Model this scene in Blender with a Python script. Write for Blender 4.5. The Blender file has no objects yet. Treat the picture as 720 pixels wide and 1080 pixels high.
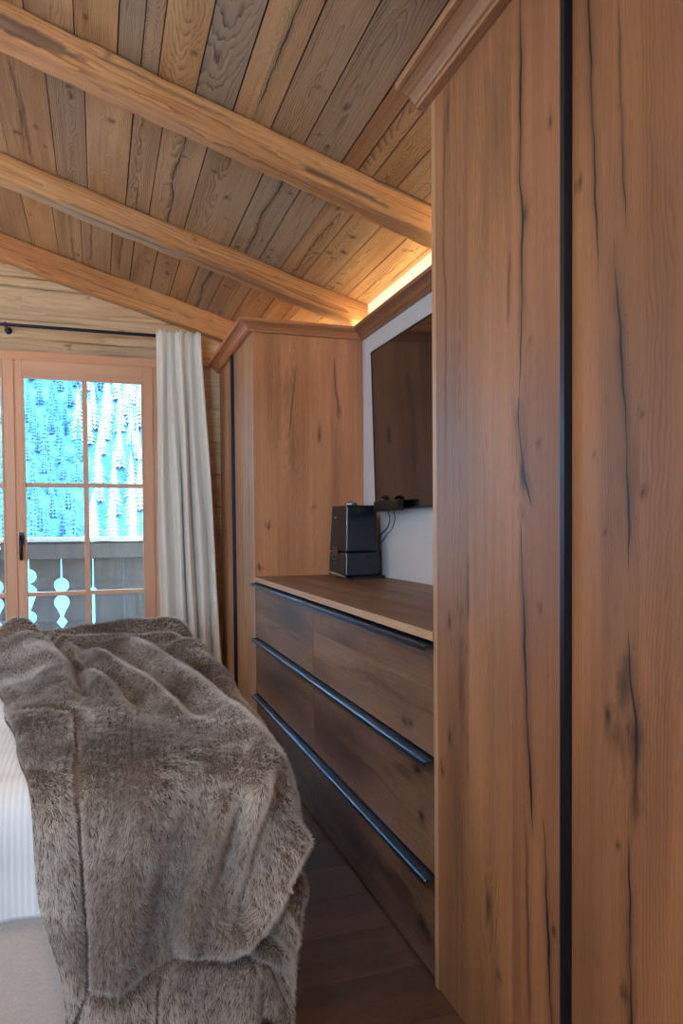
import bpy, bmesh, math, random
import numpy as np
from mathutils import Vector, Matrix
PI = math.pi
C = bpy.context.scene.collection
SC = bpy.context.scene

# ------------------------------------------------------------------ constants (metres; floor z=0, camera above the origin)
XF, XW = 0.79, 1.415          # cupboard fronts, plaster wall
Y1, Y2, YW = 1.62, 3.78, 4.87  # near wardrobe end, far cupboard side, window wall
XL, YB = -2.7, -1.6           # left wall, wall behind the camera
SL = 0.298                    # ceiling slope
def ceil_z(x): return 2.795 - SL * x

# ------------------------------------------------------------------ object helpers
def tag(o, label=None, cat=None, group=None, kind=None):
    if label: o['label'] = label
    if cat: o['category'] = cat
    if group: o['group'] = group
    if kind: o['kind'] = kind
    return o
def empty(name, loc, label, cat, group=None, rz=0):
    o = bpy.data.objects.new(name, None); C.objects.link(o)
    o.location = loc; o.rotation_euler = (0, 0, rz); o.empty_display_size = .1
    return tag(o, label, cat, group)
def link(name, me, mat=None, parent=None, world=True):
    o = bpy.data.objects.new(name, me); C.objects.link(o)
    if mat is not None:
        for m in (mat if isinstance(mat, (list, tuple)) else [mat]): me.materials.append(m)
    if parent is not None:
        o.parent = parent
        if world:   # geometry was given in world space
            L = Vector((0, 0, 0)); p = parent
            R = Matrix.Identity(4)
            while p is not None:
                R = Matrix.LocRotScale(p.location, p.rotation_euler, p.scale) @ R; p = p.parent
            me.transform(R.inverted())
    return o
def smooth(me, on=True):
    me.polygons.foreach_set('use_smooth', [on] * len(me.polygons))
class MB:
    def __init__(s): s.v = []; s.f = []; s.mi = []; s.sm = []
    def add(s, vs, fs, mi=0, sm=False):
        b = len(s.v); s.v += [tuple(map(float, v)) for v in vs]
        for f in fs: s.f.append(tuple(b + i for i in f)); s.mi.append(mi); s.sm.append(sm)
    def box(s, x0, x1, y0, y1, z0, z1, bev=0.0, mi=0):
        if x1 < x0: x0, x1 = x1, x0
        if y1 < y0: y0, y1 = y1, y0
        if z1 < z0: z0, z1 = z1, z0
        if bev <= 0:
            s.add([(x, y, z) for z in (z0, z1) for y in (y0, y1) for x in (x0, x1)],
                  [(0, 2, 3, 1), (4, 5, 7, 6), (0, 1, 5, 4), (2, 6, 7, 3), (0, 4, 6, 2), (1, 3, 7, 5)], mi)
        else:
            bm = bmesh.new(); r = bmesh.ops.create_cube(bm, size=1)
            for v in bm.verts:
                v.co = Vector(((x0 + x1) / 2 + v.co.x * (x1 - x0), (y0 + y1) / 2 + v.co.y * (y1 - y0), (z0 + z1) / 2 + v.co.z * (z1 - z0)))
            bmesh.ops.bevel(bm, geom=bm.edges[:], offset=bev, segments=2, profile=.7, affect='EDGES')
            bm.verts.ensure_lookup_table()
            for i, v in enumerate(bm.verts): v.index = i
            s.add([v.co for v in bm.verts], [[v.index for v in f.verts] for f in bm.faces], mi)
            bm.free()
    def tube(s, pts, r, n=10, mi=0, cap=True):
        pts = [Vector(p) for p in pts]; rs = r if isinstance(r, (list, tuple)) else [r] * len(pts)
        rings = []; up = Vector((0, 0, 1))
        t0 = (pts[1] - pts[0]).normalized()
        a = t0.cross(up); a = a.normalized() if a.length > 1e-3 else Vector((1, 0, 0))
        for i, p in enumerate(pts):
            t = (pts[min(i + 1, len(pts) - 1)] - pts[max(i - 1, 0)]).normalized()
            a = (a - t * a.dot(t)).normalized(); b = t.cross(a)
            rings.append([p + (a * math.cos(2 * PI * k / n) + b * math.sin(2 * PI * k / n)) * rs[i] for k in range(n)])
        vs = [v for R in rings for v in R]
        fs = [(i * n + k, i * n + (k + 1) % n, (i + 1) * n + (k + 1) % n, (i + 1) * n + k) for i in range(len(pts) - 1) for k in range(n)]
        s.add(vs, fs, mi, True)
        if cap:
            s.add(rings[0], [tuple(range(n))[::-1]], mi); s.add(rings[-1], [tuple(range(n))], mi)
    def lathe(s, prof, c, n=24, mi=0, ax='z'):
        vs = []
        for r, h in prof:
            for k in range(n):
                A = 2 * PI * k / n
                p = (r * math.cos(A), r * math.sin(A), h)
                if ax == 'x': p = (p[2], p[0], p[1])
                if ax == 'y': p = (p[0], p[2], p[1])
                vs.append((c[0] + p[0], c[1] + p[1], c[2] + p[2]))
        fs = [(i * n + k, i * n + (k + 1) % n, (i + 1) * n + (k + 1) % n, (i + 1) * n + k) for i in range(len(prof) - 1) for k in range(n)]
        s.add(vs, fs, mi, True)
    def prism(s, poly, ax, lo, hi, mi=0):
        # poly in the two other axes, extruded along ax from lo to hi
        n = len(poly)
        def P(a, b, t): return {'x': (t, a, b), 'y': (a, t, b), 'z': (a, b, t)}[ax]
        vs = [P(a, b, lo) for a, b in poly] + [P(a, b, hi) for a, b in poly]
        s.add(vs, [tuple(range(n)), tuple(range(2 * n - 1, n - 1, -1))] + [(i, i + n, (i + 1) % n + n, (i + 1) % n) for i in range(n)], mi)
    def mesh(s, name):
        me = bpy.data.meshes.new(name); me.from_pydata(s.v, [], s.f)
        me.polygons.foreach_set('material_index', s.mi); me.polygons.foreach_set('use_smooth', s.sm)
        bm = bmesh.new(); bm.from_mesh(me); bmesh.ops.recalc_face_normals(bm, faces=bm.faces[:]); bm.to_mesh(me); bm.free()
        return me
    def build(s, name, mat, parent=None): return link(name, s.mesh(name), mat, parent)

# ------------------------------------------------------------------ smooth numpy noise
def snoise(x, y, seed, oct=4):
    r = np.random.RandomState(seed); o = np.zeros(np.broadcast(x, y).shape)
    for k in range(oct * 3):
        a = r.uniform(0, 2 * PI); f = r.uniform(.6, 1.6) * (1.7 ** (k // 3)); p = r.uniform(0, 2 * PI)
        o = o + np.sin(2 * PI * f * (x * math.cos(a) + y * math.sin(a)) + p) / (1.5 ** (k // 3))
    return o / 3.2

# ------------------------------------------------------------------ materials
class NT:
    def __init__(s, name):
        s.m = bpy.data.materials.new(name); s.m.use_nodes = True; s.t = s.m.node_tree
        s.t.nodes.clear(); s.out = s.t.nodes.new('ShaderNodeOutputMaterial'); s.b = s.t.nodes.new('ShaderNodeBsdfPrincipled')
        s.t.links.new(s.b.outputs[0], s.out.inputs[0])
    def n(s, ty, **k):
        nd = s.t.nodes.new(ty)
        for a, v in k.items(): setattr(nd, a, v)
        return nd
    def put(s, sock, v):
        if isinstance(v, bpy.types.NodeSocket): s.t.links.new(v, sock)
        elif isinstance(v, bpy.types.Node): s.t.links.new(v.outputs[0], sock)
        elif isinstance(v, tuple) and len(v) == 3 and sock.type == 'RGBA': sock.default_value = (*v, 1)
        else: sock.default_value = v
    def bs(s, **k):
        for a, v in k.items(): s.put(s.b.inputs[a.replace('_', ' ')], v)
    def math(s, op, a, b=None, c=None, clamp=False):
        nd = s.n('ShaderNodeMath', operation=op, use_clamp=clamp); s.put(nd.inputs[0], a)
        if b is not None: s.put(nd.inputs[1], b)
        if c is not None: s.put(nd.inputs[2], c)
        return nd.outputs[0]
    def mix(s, f, a, b, mode='MIX'):
        nd = s.n('ShaderNodeMix', data_type='RGBA', blend_type=mode); s.put(nd.inputs[0], f); s.put(nd.inputs[6], a); s.put(nd.inputs[7], b)
        return nd.outputs[2]
    def ss(s, x, lo, hi, a=0., b=1.):
        nd = s.n('ShaderNodeMapRange', interpolation_type='SMOOTHSTEP'); s.put(nd.inputs[0], x)
        for i, v in enumerate((lo, hi, a, b)): s.put(nd.inputs[i + 1], v)
        return nd.outputs[0]
    def noise(s, vec, scale, det=2, rough=.5, dist=0):
        nd = s.n('ShaderNodeTexNoise'); s.put(nd.inputs['Vector'], vec)
        nd.inputs['Scale'].default_value = scale; nd.inputs['Detail'].default_value = det
        nd.inputs['Roughness'].default_value = rough; nd.inputs['Distortion'].default_value = dist
        return nd.outputs[0]
    def scale(s, vec, sc, loc=(0, 0, 0)):
        nd = s.n('ShaderNodeMapping'); s.put(nd.inputs[0], vec); nd.inputs[3].default_value = sc; nd.inputs[1].default_value = loc
        return nd.outputs[0]
    def attr(s, name): return s.n('ShaderNodeAttribute', attribute_name=name)
    def sep(s, v):
        nd = s.n('ShaderNodeSeparateXYZ'); s.put(nd.inputs[0], v); return nd.outputs
    def comb(s, x, y, z):
        nd = s.n('ShaderNodeCombineXYZ')
        for i, v in enumerate((x, y, z)): s.put(nd.inputs[i], v)
        return nd.outputs[0]
    def geo(s): return s.n('ShaderNodeTexCoord').outputs['Object']
    def bump(s, h, st=.3, d=.002):
        nd = s.n('ShaderNodeBump'); nd.inputs['Strength'].default_value = st; nd.inputs['Distance'].default_value = d
        s.put(nd.inputs['Height'], h); s.put(s.b.inputs['Normal'], nd.outputs[0])

def lin(r, g, b):
    f = lambda c: ((c / 255 + .055) / 1.055) ** 2.4 if c > 10 else c / 255 / 12.92
    return (f(r), f(g), f(b))

def wood_mat(name, light, mid, dark, F=130, late=.5, grey=None, rough=.5, fib=.25, tint=.12, bumpd=.0012, bst=.35, crackcol=(.012, .014, .018), stain=(.03, .018, .014), sharp=3.0, smudge=.0):
    """wood driven by per-vertex attributes: ring (m), gc (across, along, board random), sd (offset to crack, half width, stain)"""
    t = NT(name)
    ring = t.attr('ring').outputs['Fac']; gc = t.attr('gc').outputs['Vector']; sd = t.sep(t.attr('sd').outputs['Vector'])
    g = t.sep(gc)
    P = t.comb(g[0], g[1], t.math('MULTIPLY', g[2], 37.0))
    n1 = t.noise(t.scale(P, (28, 1.6, 1)), 1, 3)
    n2 = t.noise(t.scale(P, (7, .9, 1)), 1, 2)
    fibre = t.noise(t.scale(P, (420, 7, 1)), 1, 2, .6)
    pore = t.noise(t.scale(P, (900, 26, 1)), 1, 1)
    ph = t.math('ADD', t.math('MULTIPLY', ring, F), t.math('MULTIPLY', n1, 2.6))
    fr = t.math('FRACT', ph)
    lw = t.math('POWER', fr, sharp)
    lw = t.math('MULTIPLY', lw, t.ss(fr, .97, 1.0, 1., 0.))
    lw = t.math('MULTIPLY', lw, t.ss(n2, .3, .6, .55, 1.))
    lw = t.math('MULTIPLY', lw, t.ss(t.noise(t.scale(P, (55, 1.1, 1), (3, 5, 0)), 1, 2), .36, .62, .25, 1.))
    base = t.mix(t.ss(n2, .3, .7), light, mid)
    col = t.mix(t.math('MULTIPLY', lw, late), base, dark)
    stk = t.noise(t.scale(P, (70, 1.0, 1)), 1, 4, .75)
    fb = t.math('ADD', t.math('ADD', t.math('MULTIPLY', fibre, fib), 1 - fib * .5), t.math('MULTIPLY', t.math('SUBTRACT', stk, .5), fib * 1.3))
    col = t.mix(1., col, t.comb(fb, fb, fb), 'MULTIPLY')
    col = t.mix(t.math('MULTIPLY', t.ss(pore, .60, .72), fib * 1.1), col, dark)
    # board to board differences
    hv = t.n('ShaderNodeHueSaturation'); t.put(hv.inputs['Color'], col)
    t.put(hv.inputs['Value'], t.math('ADD', 1 - tint, t.math('MULTIPLY', t.math('FRACT', t.math('MULTIPLY', g[2], 7.31)), 2 * tint)))
    t.put(hv.inputs['Hue'], t.math('ADD', .5 - tint * .04, t.math('MULTIPLY', t.math('FRACT', t.math('MULTIPLY', g[2], 3.77)), tint * .08)))
    col = hv.outputs[0]
    if grey is not None:   # weathering: amount stored in ring2 attribute
        w = t.attr('wea').outputs['Fac']
        wn = t.noise(t.scale(P, (9, 2.2, 1)), 1, 4, .6)
        w2 = t.math('MULTIPLY', w, t.ss(wn, .25, .65, .45, 1.))
        gcol = t.mix(t.math('MULTIPLY', lw, late * .9), grey, tuple(c * .35 for c in dark))
        gcol = t.mix(1., gcol, t.comb(fb, fb, fb), 'MULTIPLY')
        col = t.mix(w2, col, gcol)
    if smudge:
        sm = t.noise(t.scale(P, (5, 1.1, 1)), 1, 3, .55)
        col = t.mix(t.math('MULTIPLY', t.ss(sm, .52, .72), smudge), col, stain)
    col = t.mix(t.math('MULTIPLY', sd[2], t.ss(n1, .2, .6, .75, 1.), clamp=True), col, stain)
    col = t.mix(t.ss(sd[2], .80, .97), col, tuple(c * 1.3 for c in crackcol))
    wob = t.math('ADD', t.math('ABSOLUTE', sd[0]), t.math('MULTIPLY', t.math('SUBTRACT', t.noise(t.scale(P, (60, 30, 1)), 1, 2), .5), .0012))
    ck = t.ss(t.math('SUBTRACT', sd[1], wob), -.0004, .0006)
    ck = t.math('MULTIPLY', ck, t.math('GREATER_THAN', sd[1], .00015))
    col = t.mix(ck, col, crackcol)
    t.bs(Base_Color=col, Roughness=t.math('ADD', rough, t.math('MULTIPLY', fibre, .12)))
    h = t.math('ADD', t.math('MULTIPLY', fibre, .4), t.math('MULTIPLY', lw, .6)) if grey is not None else t.math('SUBTRACT', t.math('MULTIPLY', fibre, .5), t.math('MULTIPLY', lw, .25))
    h = t.math('SUBTRACT', h, t.math('MULTIPLY', ck, 2.0))
    t.bump(h, bst, bumpd)
    return t.m

def plain(name, col, rough=.5, metal=0., **k):
    t = NT(name); t.bs(Base_Color=col, Roughness=rough, Metallic=metal)
    for a, v in k.items(): t.put(t.b.inputs[a.replace('_', ' ')], v)
    return t

OAK = wood_mat('oak', lin(180, 130, 93), lin(150, 107, 76), lin(84, 50, 34), F=150, late=.46, fib=.30, tint=.07, rough=.42, sharp=1.6, smudge=.12, bst=.25)
OAKL = wood_mat('light_oak', lin(216, 154, 112), lin(194, 132, 92), lin(112, 70, 46), F=140, late=.42, fib=.30, tint=.07, rough=.42, sharp=1.6, smudge=.10, bst=.25)
OAKC = wood_mat('pale_oak', lin(196, 154, 118), lin(178, 136, 100), lin(108, 74, 50), F=140, late=.5, fib=.34, tint=.06, rough=.45, sharp=1.6, smudge=.10, bst=.25)
OAKD = wood_mat('oak_smoked', lin(146, 112, 90), lin(112, 80, 62), lin(58, 38, 28), F=95, late=.55, fib=.3, tint=.09, rough=.40, sharp=2.0, smudge=.5, bst=.22, stain=(.032, .02, .016))
OAKE = wood_mat('oak_edge', lin(206, 168, 132), lin(186, 146, 110), lin(130, 94, 66), F=150, late=.5, fib=.3, tint=.05, rough=.45, bst=.2)
FLOOR = wood_mat('oak_floor', lin(112, 78, 54), lin(88, 58, 40), lin(46, 28, 19), F=90, late=.5, fib=.3, tint=.16, rough=.38, smudge=.35, bst=.25)
SPRUCE = wood_mat('old_spruce_boards', lin(192, 152, 110), lin(164, 122, 84), lin(70, 40, 22), F=140, late=.9, grey=lin(150, 134, 118), rough=.72, fib=.32, tint=.10, sharp=2.4, bumpd=.003, bst=.6)
BEAM = wood_mat('hewn_spruce_beam', lin(214, 160, 106), lin(190, 130, 80), lin(104, 58, 30), F=120, late=.75, grey=lin(176, 156, 134), rough=.65, fib=.3, tint=.05, sharp=2.2, bumpd=.003, bst=.55, stain=(.085, .058, .055))
LOG = wood_mat('pale_spruce_log', lin(234, 206, 170), lin(220, 184, 144), lin(146, 98, 62), F=70, late=.5, grey=lin(176, 160, 140), rough=.7, fib=.22, tint=.07, sharp=2.2, bumpd=.003, bst=.5)
LARCH = wood_mat('larch_joinery', lin(234, 184, 152), lin(224, 168, 134), lin(190, 128, 94), F=160, late=.35, rough=.4, fib=.14, tint=.04, bst=.12)

def plaster():
    t = NT('white_plaster'); o = t.geo()
    n = t.noise(o, 60, 4, .6); b = t.noise(o, 3, 2)
    t.bs(Base_Color=t.mix(b, lin(222, 229, 240), lin(210, 219, 232)), Roughness=.85); t.bump(n, .25, .001); return t.m
PLASTER = plaster()
def blackmetal():
    t = NT('blue_tinted_black_metal'); o = t.geo()
    t.bs(Base_Color=lin(46, 60, 78), Roughness=.34, Metallic=.7); return t.m  # blue window reflection put into the black metal's base colour
BLACKM = blackmetal()
CHANNEL = plain('black_handle_channel', lin(14, 15, 18), .3, .3).m
BLACKP = plain('matt_black_plastic', lin(14, 14, 16), .45).m
SILVER = plain('silver_plastic', lin(190, 192, 198), .25, .8).m
GLASSM = None
def glass():
    t = NT('window_glass'); t.t.nodes.remove(t.b)
    tr = t.n('ShaderNodeBsdfTransparent'); tr.inputs[0].default_value = (.93, .97, .98, 1)
    gl = t.n('ShaderNodeBsdfGlossy'); gl.inputs['Roughness'].default_value = .01
    fr = t.n('ShaderNodeFresnel'); fr.inputs[0].default_value = 1.5
    mx = t.n('ShaderNodeMixShader'); t.put(mx.inputs[0], fr.outputs[0]); t.put(mx.inputs[1], tr.outputs[0]); t.put(mx.inputs[2], gl.outputs[0])
    t.t.links.new(mx.outputs[0], t.out.inputs[0]); return t.m
GLASSM = glass()

def fabric(name, c1, c2, sc=900, rough=.9, sheen=.3, bd=.0006):
    t = NT(name); o = t.geo()
    wv = t.noise(t.scale(o, (sc, sc, sc * .25)), 1, 2); w2 = t.noise(t.scale(o, (sc * .25, sc * .25, sc)), 1, 2)
    f = t.math('MULTIPLY', t.math('ADD', wv, w2), .5)
    t.bs(Base_Color=t.mix(t.ss(f, .35, .65), c1, c2), Roughness=rough, Sheen_Weight=sheen); t.bump(f, .4, bd); return t.m
LINEN = fabric('curtain_linen', lin(236, 234, 230), lin(246, 245, 241))
UPHOL = fabric('bed_upholstery', lin(186, 168, 160), lin(206, 190, 180))
MATT = fabric('mattress_ticking', lin(225, 225, 228), lin(235, 235, 238))

# ------------------------------------------------------------------ wood attribute maker
def set_attr(me, name, arr, vec=False):
    a = me.attributes.new(name, 'FLOAT_VECTOR' if vec else 'FLOAT', 'POINT')
    a.data.foreach_set('vector' if vec else 'value', np.ascontiguousarray(arr, dtype=np.float32).ravel())
def seg_interp(pts, l):
    p = sorted(pts, key=lambda q: q[1]); L = np.array([q[1] for q in p]); c = np.array([q[0] for q in p])
    return np.interp(l, L, c), (l - L[0]) / max(L[-1] - L[0], 1e-6)
def wood_fields(c, l, c0, style, seed, cracks=(), knots=()):
    """c across, l along (m, arrays). returns ring, warped c, sd(3)"""
    r = np.random.RandomState(seed)
    wc = c + .006 * snoise(c * 1.2, l * .5, seed + 5, 2)
    dep = np.zeros_like(c)
    for (kc, kl, sc, sl, st) in knots:
        e = np.exp(-(((c - kc) / (sc * 1.5)) ** 2 + ((l - kl) / (sl * 1.5)) ** 2))
        wc = wc + (c - kc) * e * .8
        dep = dep + e * min(sc, .012) * .7
    tilt = r.uniform(-.02, .02); d0 = r.uniform(-.01, .03); amp = {'flat': .022, 'eyes': .0085, 'quarter': .004}[style]
    x = wc - c0 - r.uniform(-.012, .012)
    if style == 'eyes':
        d = amp * (np.sin(2 * PI * l / r.uniform(.14, .30) + r.uniform(0, 6)) + 1.1) + .004 * snoise(c * 3, l * 4, seed, 2)
    else:
        d = d0 + tilt * l + amp * snoise(c * .0, l * .55, seed, 2) + .003 * snoise(c * 4, l * 2.5, seed + 9, 2)
    if style == 'quarter': ring = np.abs(x + .01 * snoise(c * 3, l * .8, seed + 13, 2)) * 1.25 + .08 * d + .006 * snoise(c * 5, l * .9, seed + 3, 3) + .05
    else: ring = np.sqrt(x * x + d * d * 2.2 + 2e-6) + .0025 * snoise(c * 8, l * 4, seed + 2, 3)
    ring = ring + dep
    best = np.full(c.shape, .05); w = np.zeros(c.shape); stain = np.zeros(c.shape)
    for pts, hw in cracks:
        cc, u = seg_interp(pts, l)
        cc = cc + .0012 * np.sin(l * 41 + seed) + .0008 * np.sin(l * 97)
        off = c - cc; ok = (u > 0) & (u < 1) & (np.abs(off) < .016)
        tw = hw * np.clip(np.minimum(u, 1 - u) * 6, 0, 1) ** .6 * (.75 + .35 * np.sin(l * 23 + seed * 1.7))
        s = ok & (np.abs(off) < np.abs(best)); best = np.where(s, off, best); w = np.where(s, tw, w)
        stain = np.maximum(stain, np.where((u > 0) & (u < 1), .55 * np.exp(-(off / (hw * 3.2 + .003)) ** 2) * np.clip(np.minimum(u, 1 - u) * 5, 0, 1), 0))
    for (kc, kl, sc, sl, st) in knots:
        q = ((c - kc) / sc) ** 2 + ((l - kl) / sl) ** 2
        q = q * np.clip(1 + .8 * snoise(c * 34, l * 11, seed + int(kl * 977) % 91, 3), .15, 3)
        stain = np.maximum(stain, min(1., st * 1.2) * np.exp(-q * 1.1))
    return ring, wc, np.stack([best, w, np.clip(stain, 0, 1)], -1)

def boards_mesh(name, origin, ac, al, an, boards, L, th, mat, parent=None, cell=(.01, .025), cracks=(), knots=(), seed=1, styles=None, weather=None, gap=0.0, lift=0.0, tone=None, backing=True):
    """a panel of boards: widths run along ac from origin, length along al, face normal an. One mesh."""
    O = np.array(origin, float); ac = np.array(ac, float); al = np.array(al, float); an = np.array(an, float)
    V = []; F = []; ring = []; gc = []; sd = []; wea = []; base = 0; c = 0.0
    rr = np.random.RandomState(seed)
    flip = np.dot(np.cross(ac, al), an) < 0
    nb = len(boards)
    for bi, w in enumerate(boards):
        g0 = c + (gap / 2 if gap else 0); g1 = c + w - (gap / 2 if gap else 0)
        nc = max(2, int(round((g1 - g0) / cell[0])) + 1); nl = max(2, int(round(L / cell[1])) + 1)
        cs = np.linspace(g0, g1, nc); ls = np.linspace(0, L, nl)
        CC, LL = np.meshgrid(cs, ls, indexing='ij')
        st = styles[bi % len(styles)] if styles else rr.choice(['flat', 'quarter', 'flat'])
        sdd = seed * 31 + bi * 7
        R_, W_, S_ = wood_fields(CC, LL, (g0 + g1) / 2 + rr.uniform(-.25, .25) * w, st, sdd, cracks, knots)
        hgt = lift * rr.uniform(-1, 1)
        rnd = (rr.uniform() if tone is None else tone[bi % len(tone)])
        P = O + CC[..., None] * ac + LL[..., None] * al + hgt * an
        # border skirt pushed back by th
        def addgrid(P, CC, LL, R_, S_, W_, fl):
            nonlocal base
            a, b = P.shape[:2]
            V.append(P.reshape(-1, 3)); ring.append(R_.ravel()); gc.append(np.stack([W_.ravel(), LL.ravel(), np.full(a * b, rnd)], -1)); sd.append(S_.reshape(-1, 3))
            wea.append(np.full(a * b, weather[bi % len(weather)] if weather else 0.))
            idx = np.arange(a * b).reshape(a, b) + base
            q = np.stack([idx[:-1, :-1], idx[1:, :-1], idx[1:, 1:], idx[:-1, 1:]], -1).reshape(-1, 4)
            if fl: q = q[:, ::-1]
            F.append(q); base += a * b
        addgrid(P, CC, LL, R_, S_, W_, flip)
        bk = -an * (th + hgt)
        for sl_, fl in ((np.s_[0:1, :], 0), (np.s_[-1:, :], 1), (np.s_[:, 0:1], 1), (np.s_[:, -1:], 0)):
            if not gap and ((sl_[0] == slice(0, 1) and bi > 0) or (sl_[0] == slice(-1, None) and bi < nb - 1)): continue
            e = P[sl_]; 
            if e.shape[0] == 1: Q = np.concatenate([e, e + bk], 0)
            else: Q = np.concatenate([e, e + bk], 1)
            rep = lambda A: np.concatenate([A[sl_], A[sl_]], 0 if e.shape[0] == 1 else 1)
            R2 = rep(R_).copy(); 
            if e.shape[0] == 1: R2[1] += th * .7
            else: R2[:, 1] += th * .7
            addgrid(Q, rep(CC), rep(LL), R2, rep(S_), rep(W_), bool(fl) ^ flip)
        c += w
    if backing:
        tot = sum(boards); B = np.array([[O - an * th, O - an * th + al * L], [O - an * th + ac * tot, O - an * th + ac * tot + al * L]])
        V.append(B.reshape(-1, 3)); ring.append(np.array([0, .01, .02, .03.__float__()])); gc.append(np.zeros((4, 3))); sd.append(np.tile([.05, 0, 0], (4, 1))); wea.append(np.zeros(4))
        q = np.array([[base, base + 1, base + 3, base + 2]]); F.append(q if not flip else q[:, ::-1]); base += 4
    V = np.concatenate(V); F = np.concatenate(F)
    me = bpy.data.meshes.new(name); me.from_pydata(V.tolist(), [], F.tolist())
    set_attr(me, 'ring', np.concatenate(ring)); set_attr(me, 'gc', np.concatenate(gc), True); set_attr(me, 'sd', np.concatenate(sd), True); set_attr(me, 'wea', np.concatenate(wea))
    return link(name, me, mat, parent)

def auto_wood(o, axis, seed=0, wea=0., style='flat', board=None):
    """wood attributes for an ordinary mesh object: grain along axis (0,1,2), world-ish coordinates"""
    me = o.data; n = len(me.vertices); co = np.empty(n * 3, np.float32); me.vertices.foreach_get('co', co); co = co.reshape(-1, 3).astype(float)
    oth = [a for a in (0, 1, 2) if a != axis]
    l = co[:, axis]; c = co[:, oth[0]] + co[:, oth[1]] * .9
    rr = np.random.RandomState(seed)
    ring, wc, s = wood_fields(c, l, c.mean() + rr.uniform(-.1, .1), 'quarter' if style == 'quarter' else 'flat', seed)
    set_attr(me, 'ring', ring); set_attr(me, 'gc', np.stack([wc, l, np.full(n, rr.uniform())], -1), True); set_attr(me, 'sd', s, True); set_attr(me, 'wea', np.full(n, wea))
    return o
def subdiv_axis(pts_fn, n): return [pts_fn(i / n) for i in range(n + 1)]

# moulding sweep: path in xy (list), profile (out, z), side = +1: outward is to the right of travel
def moulding(name, path, prof, mat, parent, start=None, end=None, seed=3):
    P = [Vector((x, y, 0)) for x, y in path]; n = len(P); rows = []
    def nrm(a, b): d = (b - a).normalized(); return Vector((d.y, -d.x, 0))
    for i in range(n):
        ns = []
        if i > 0: ns.append(nrm(P[i - 1], P[i]))
        if i < n - 1: ns.append(nrm(P[i], P[i + 1]))
        if i == 0 and start: ns.insert(0, Vector((*start, 0)))
        if i == n - 1 and end: ns.append(Vector((*end, 0)))
        if len(ns) == 2: m = (ns[0] + ns[1]); m = m / (1 + ns[0].dot(ns[1]))
        else: m = ns[0]
        rows.append((P[i], m))
    V = []; F = []; ring = []; gc = []; k = len(prof); dist = 0
    for i in range(n - 1):     # each run has own verts so grain follows it
        L = (P[i + 1] - P[i]).length; m = max(2, int(L / .04)); base = len(V)
        for j in range(m + 1):
            t = j / m
            p = rows[i][0].lerp(rows[i + 1][0], t); o = rows[i][1].lerp(rows[i + 1][1], t); acc = 0
            for q, (a, z) in enumerate(prof):
                V.append(tuple(p + o * a + Vector((0, 0, z))))
                if q: acc += math.hypot(a - prof[q - 1][0], z - prof[q - 1][1])
                ring.append(abs(acc - .05) * .6 + .004 * math.sin(dist * 3 + t * L * 2.3)); gc.append((acc, dist + t * L, .3 + i * .13))
        for j in range(m):
            for q in range(k):
                a = base + j * k + q; b = base + j * k + (q + 1) % k
                F.append((a, b, b + k, a + k))
        F.append(tuple(base + q for q in range(k))[::-1]); F.append(tuple(base + m * k + q for q in range(k)))
        dist += L
    me = bpy.data.meshes.new(name); me.from_pydata(V, [], F)
    bm = bmesh.new(); bm.from_mesh(me); bmesh.ops.recalc_face_normals(bm, faces=bm.faces[:]); bm.to_mesh(me); bm.free()
    N = len(V); set_attr(me, 'ring', np.array(ring)); set_attr(me, 'gc', np.array(gc), True); set_attr(me, 'sd', np.tile([.05, 0, 0], (N, 1)), True); set_attr(me, 'wea', np.zeros(N))
    return link(name, me, mat, parent)

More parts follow.
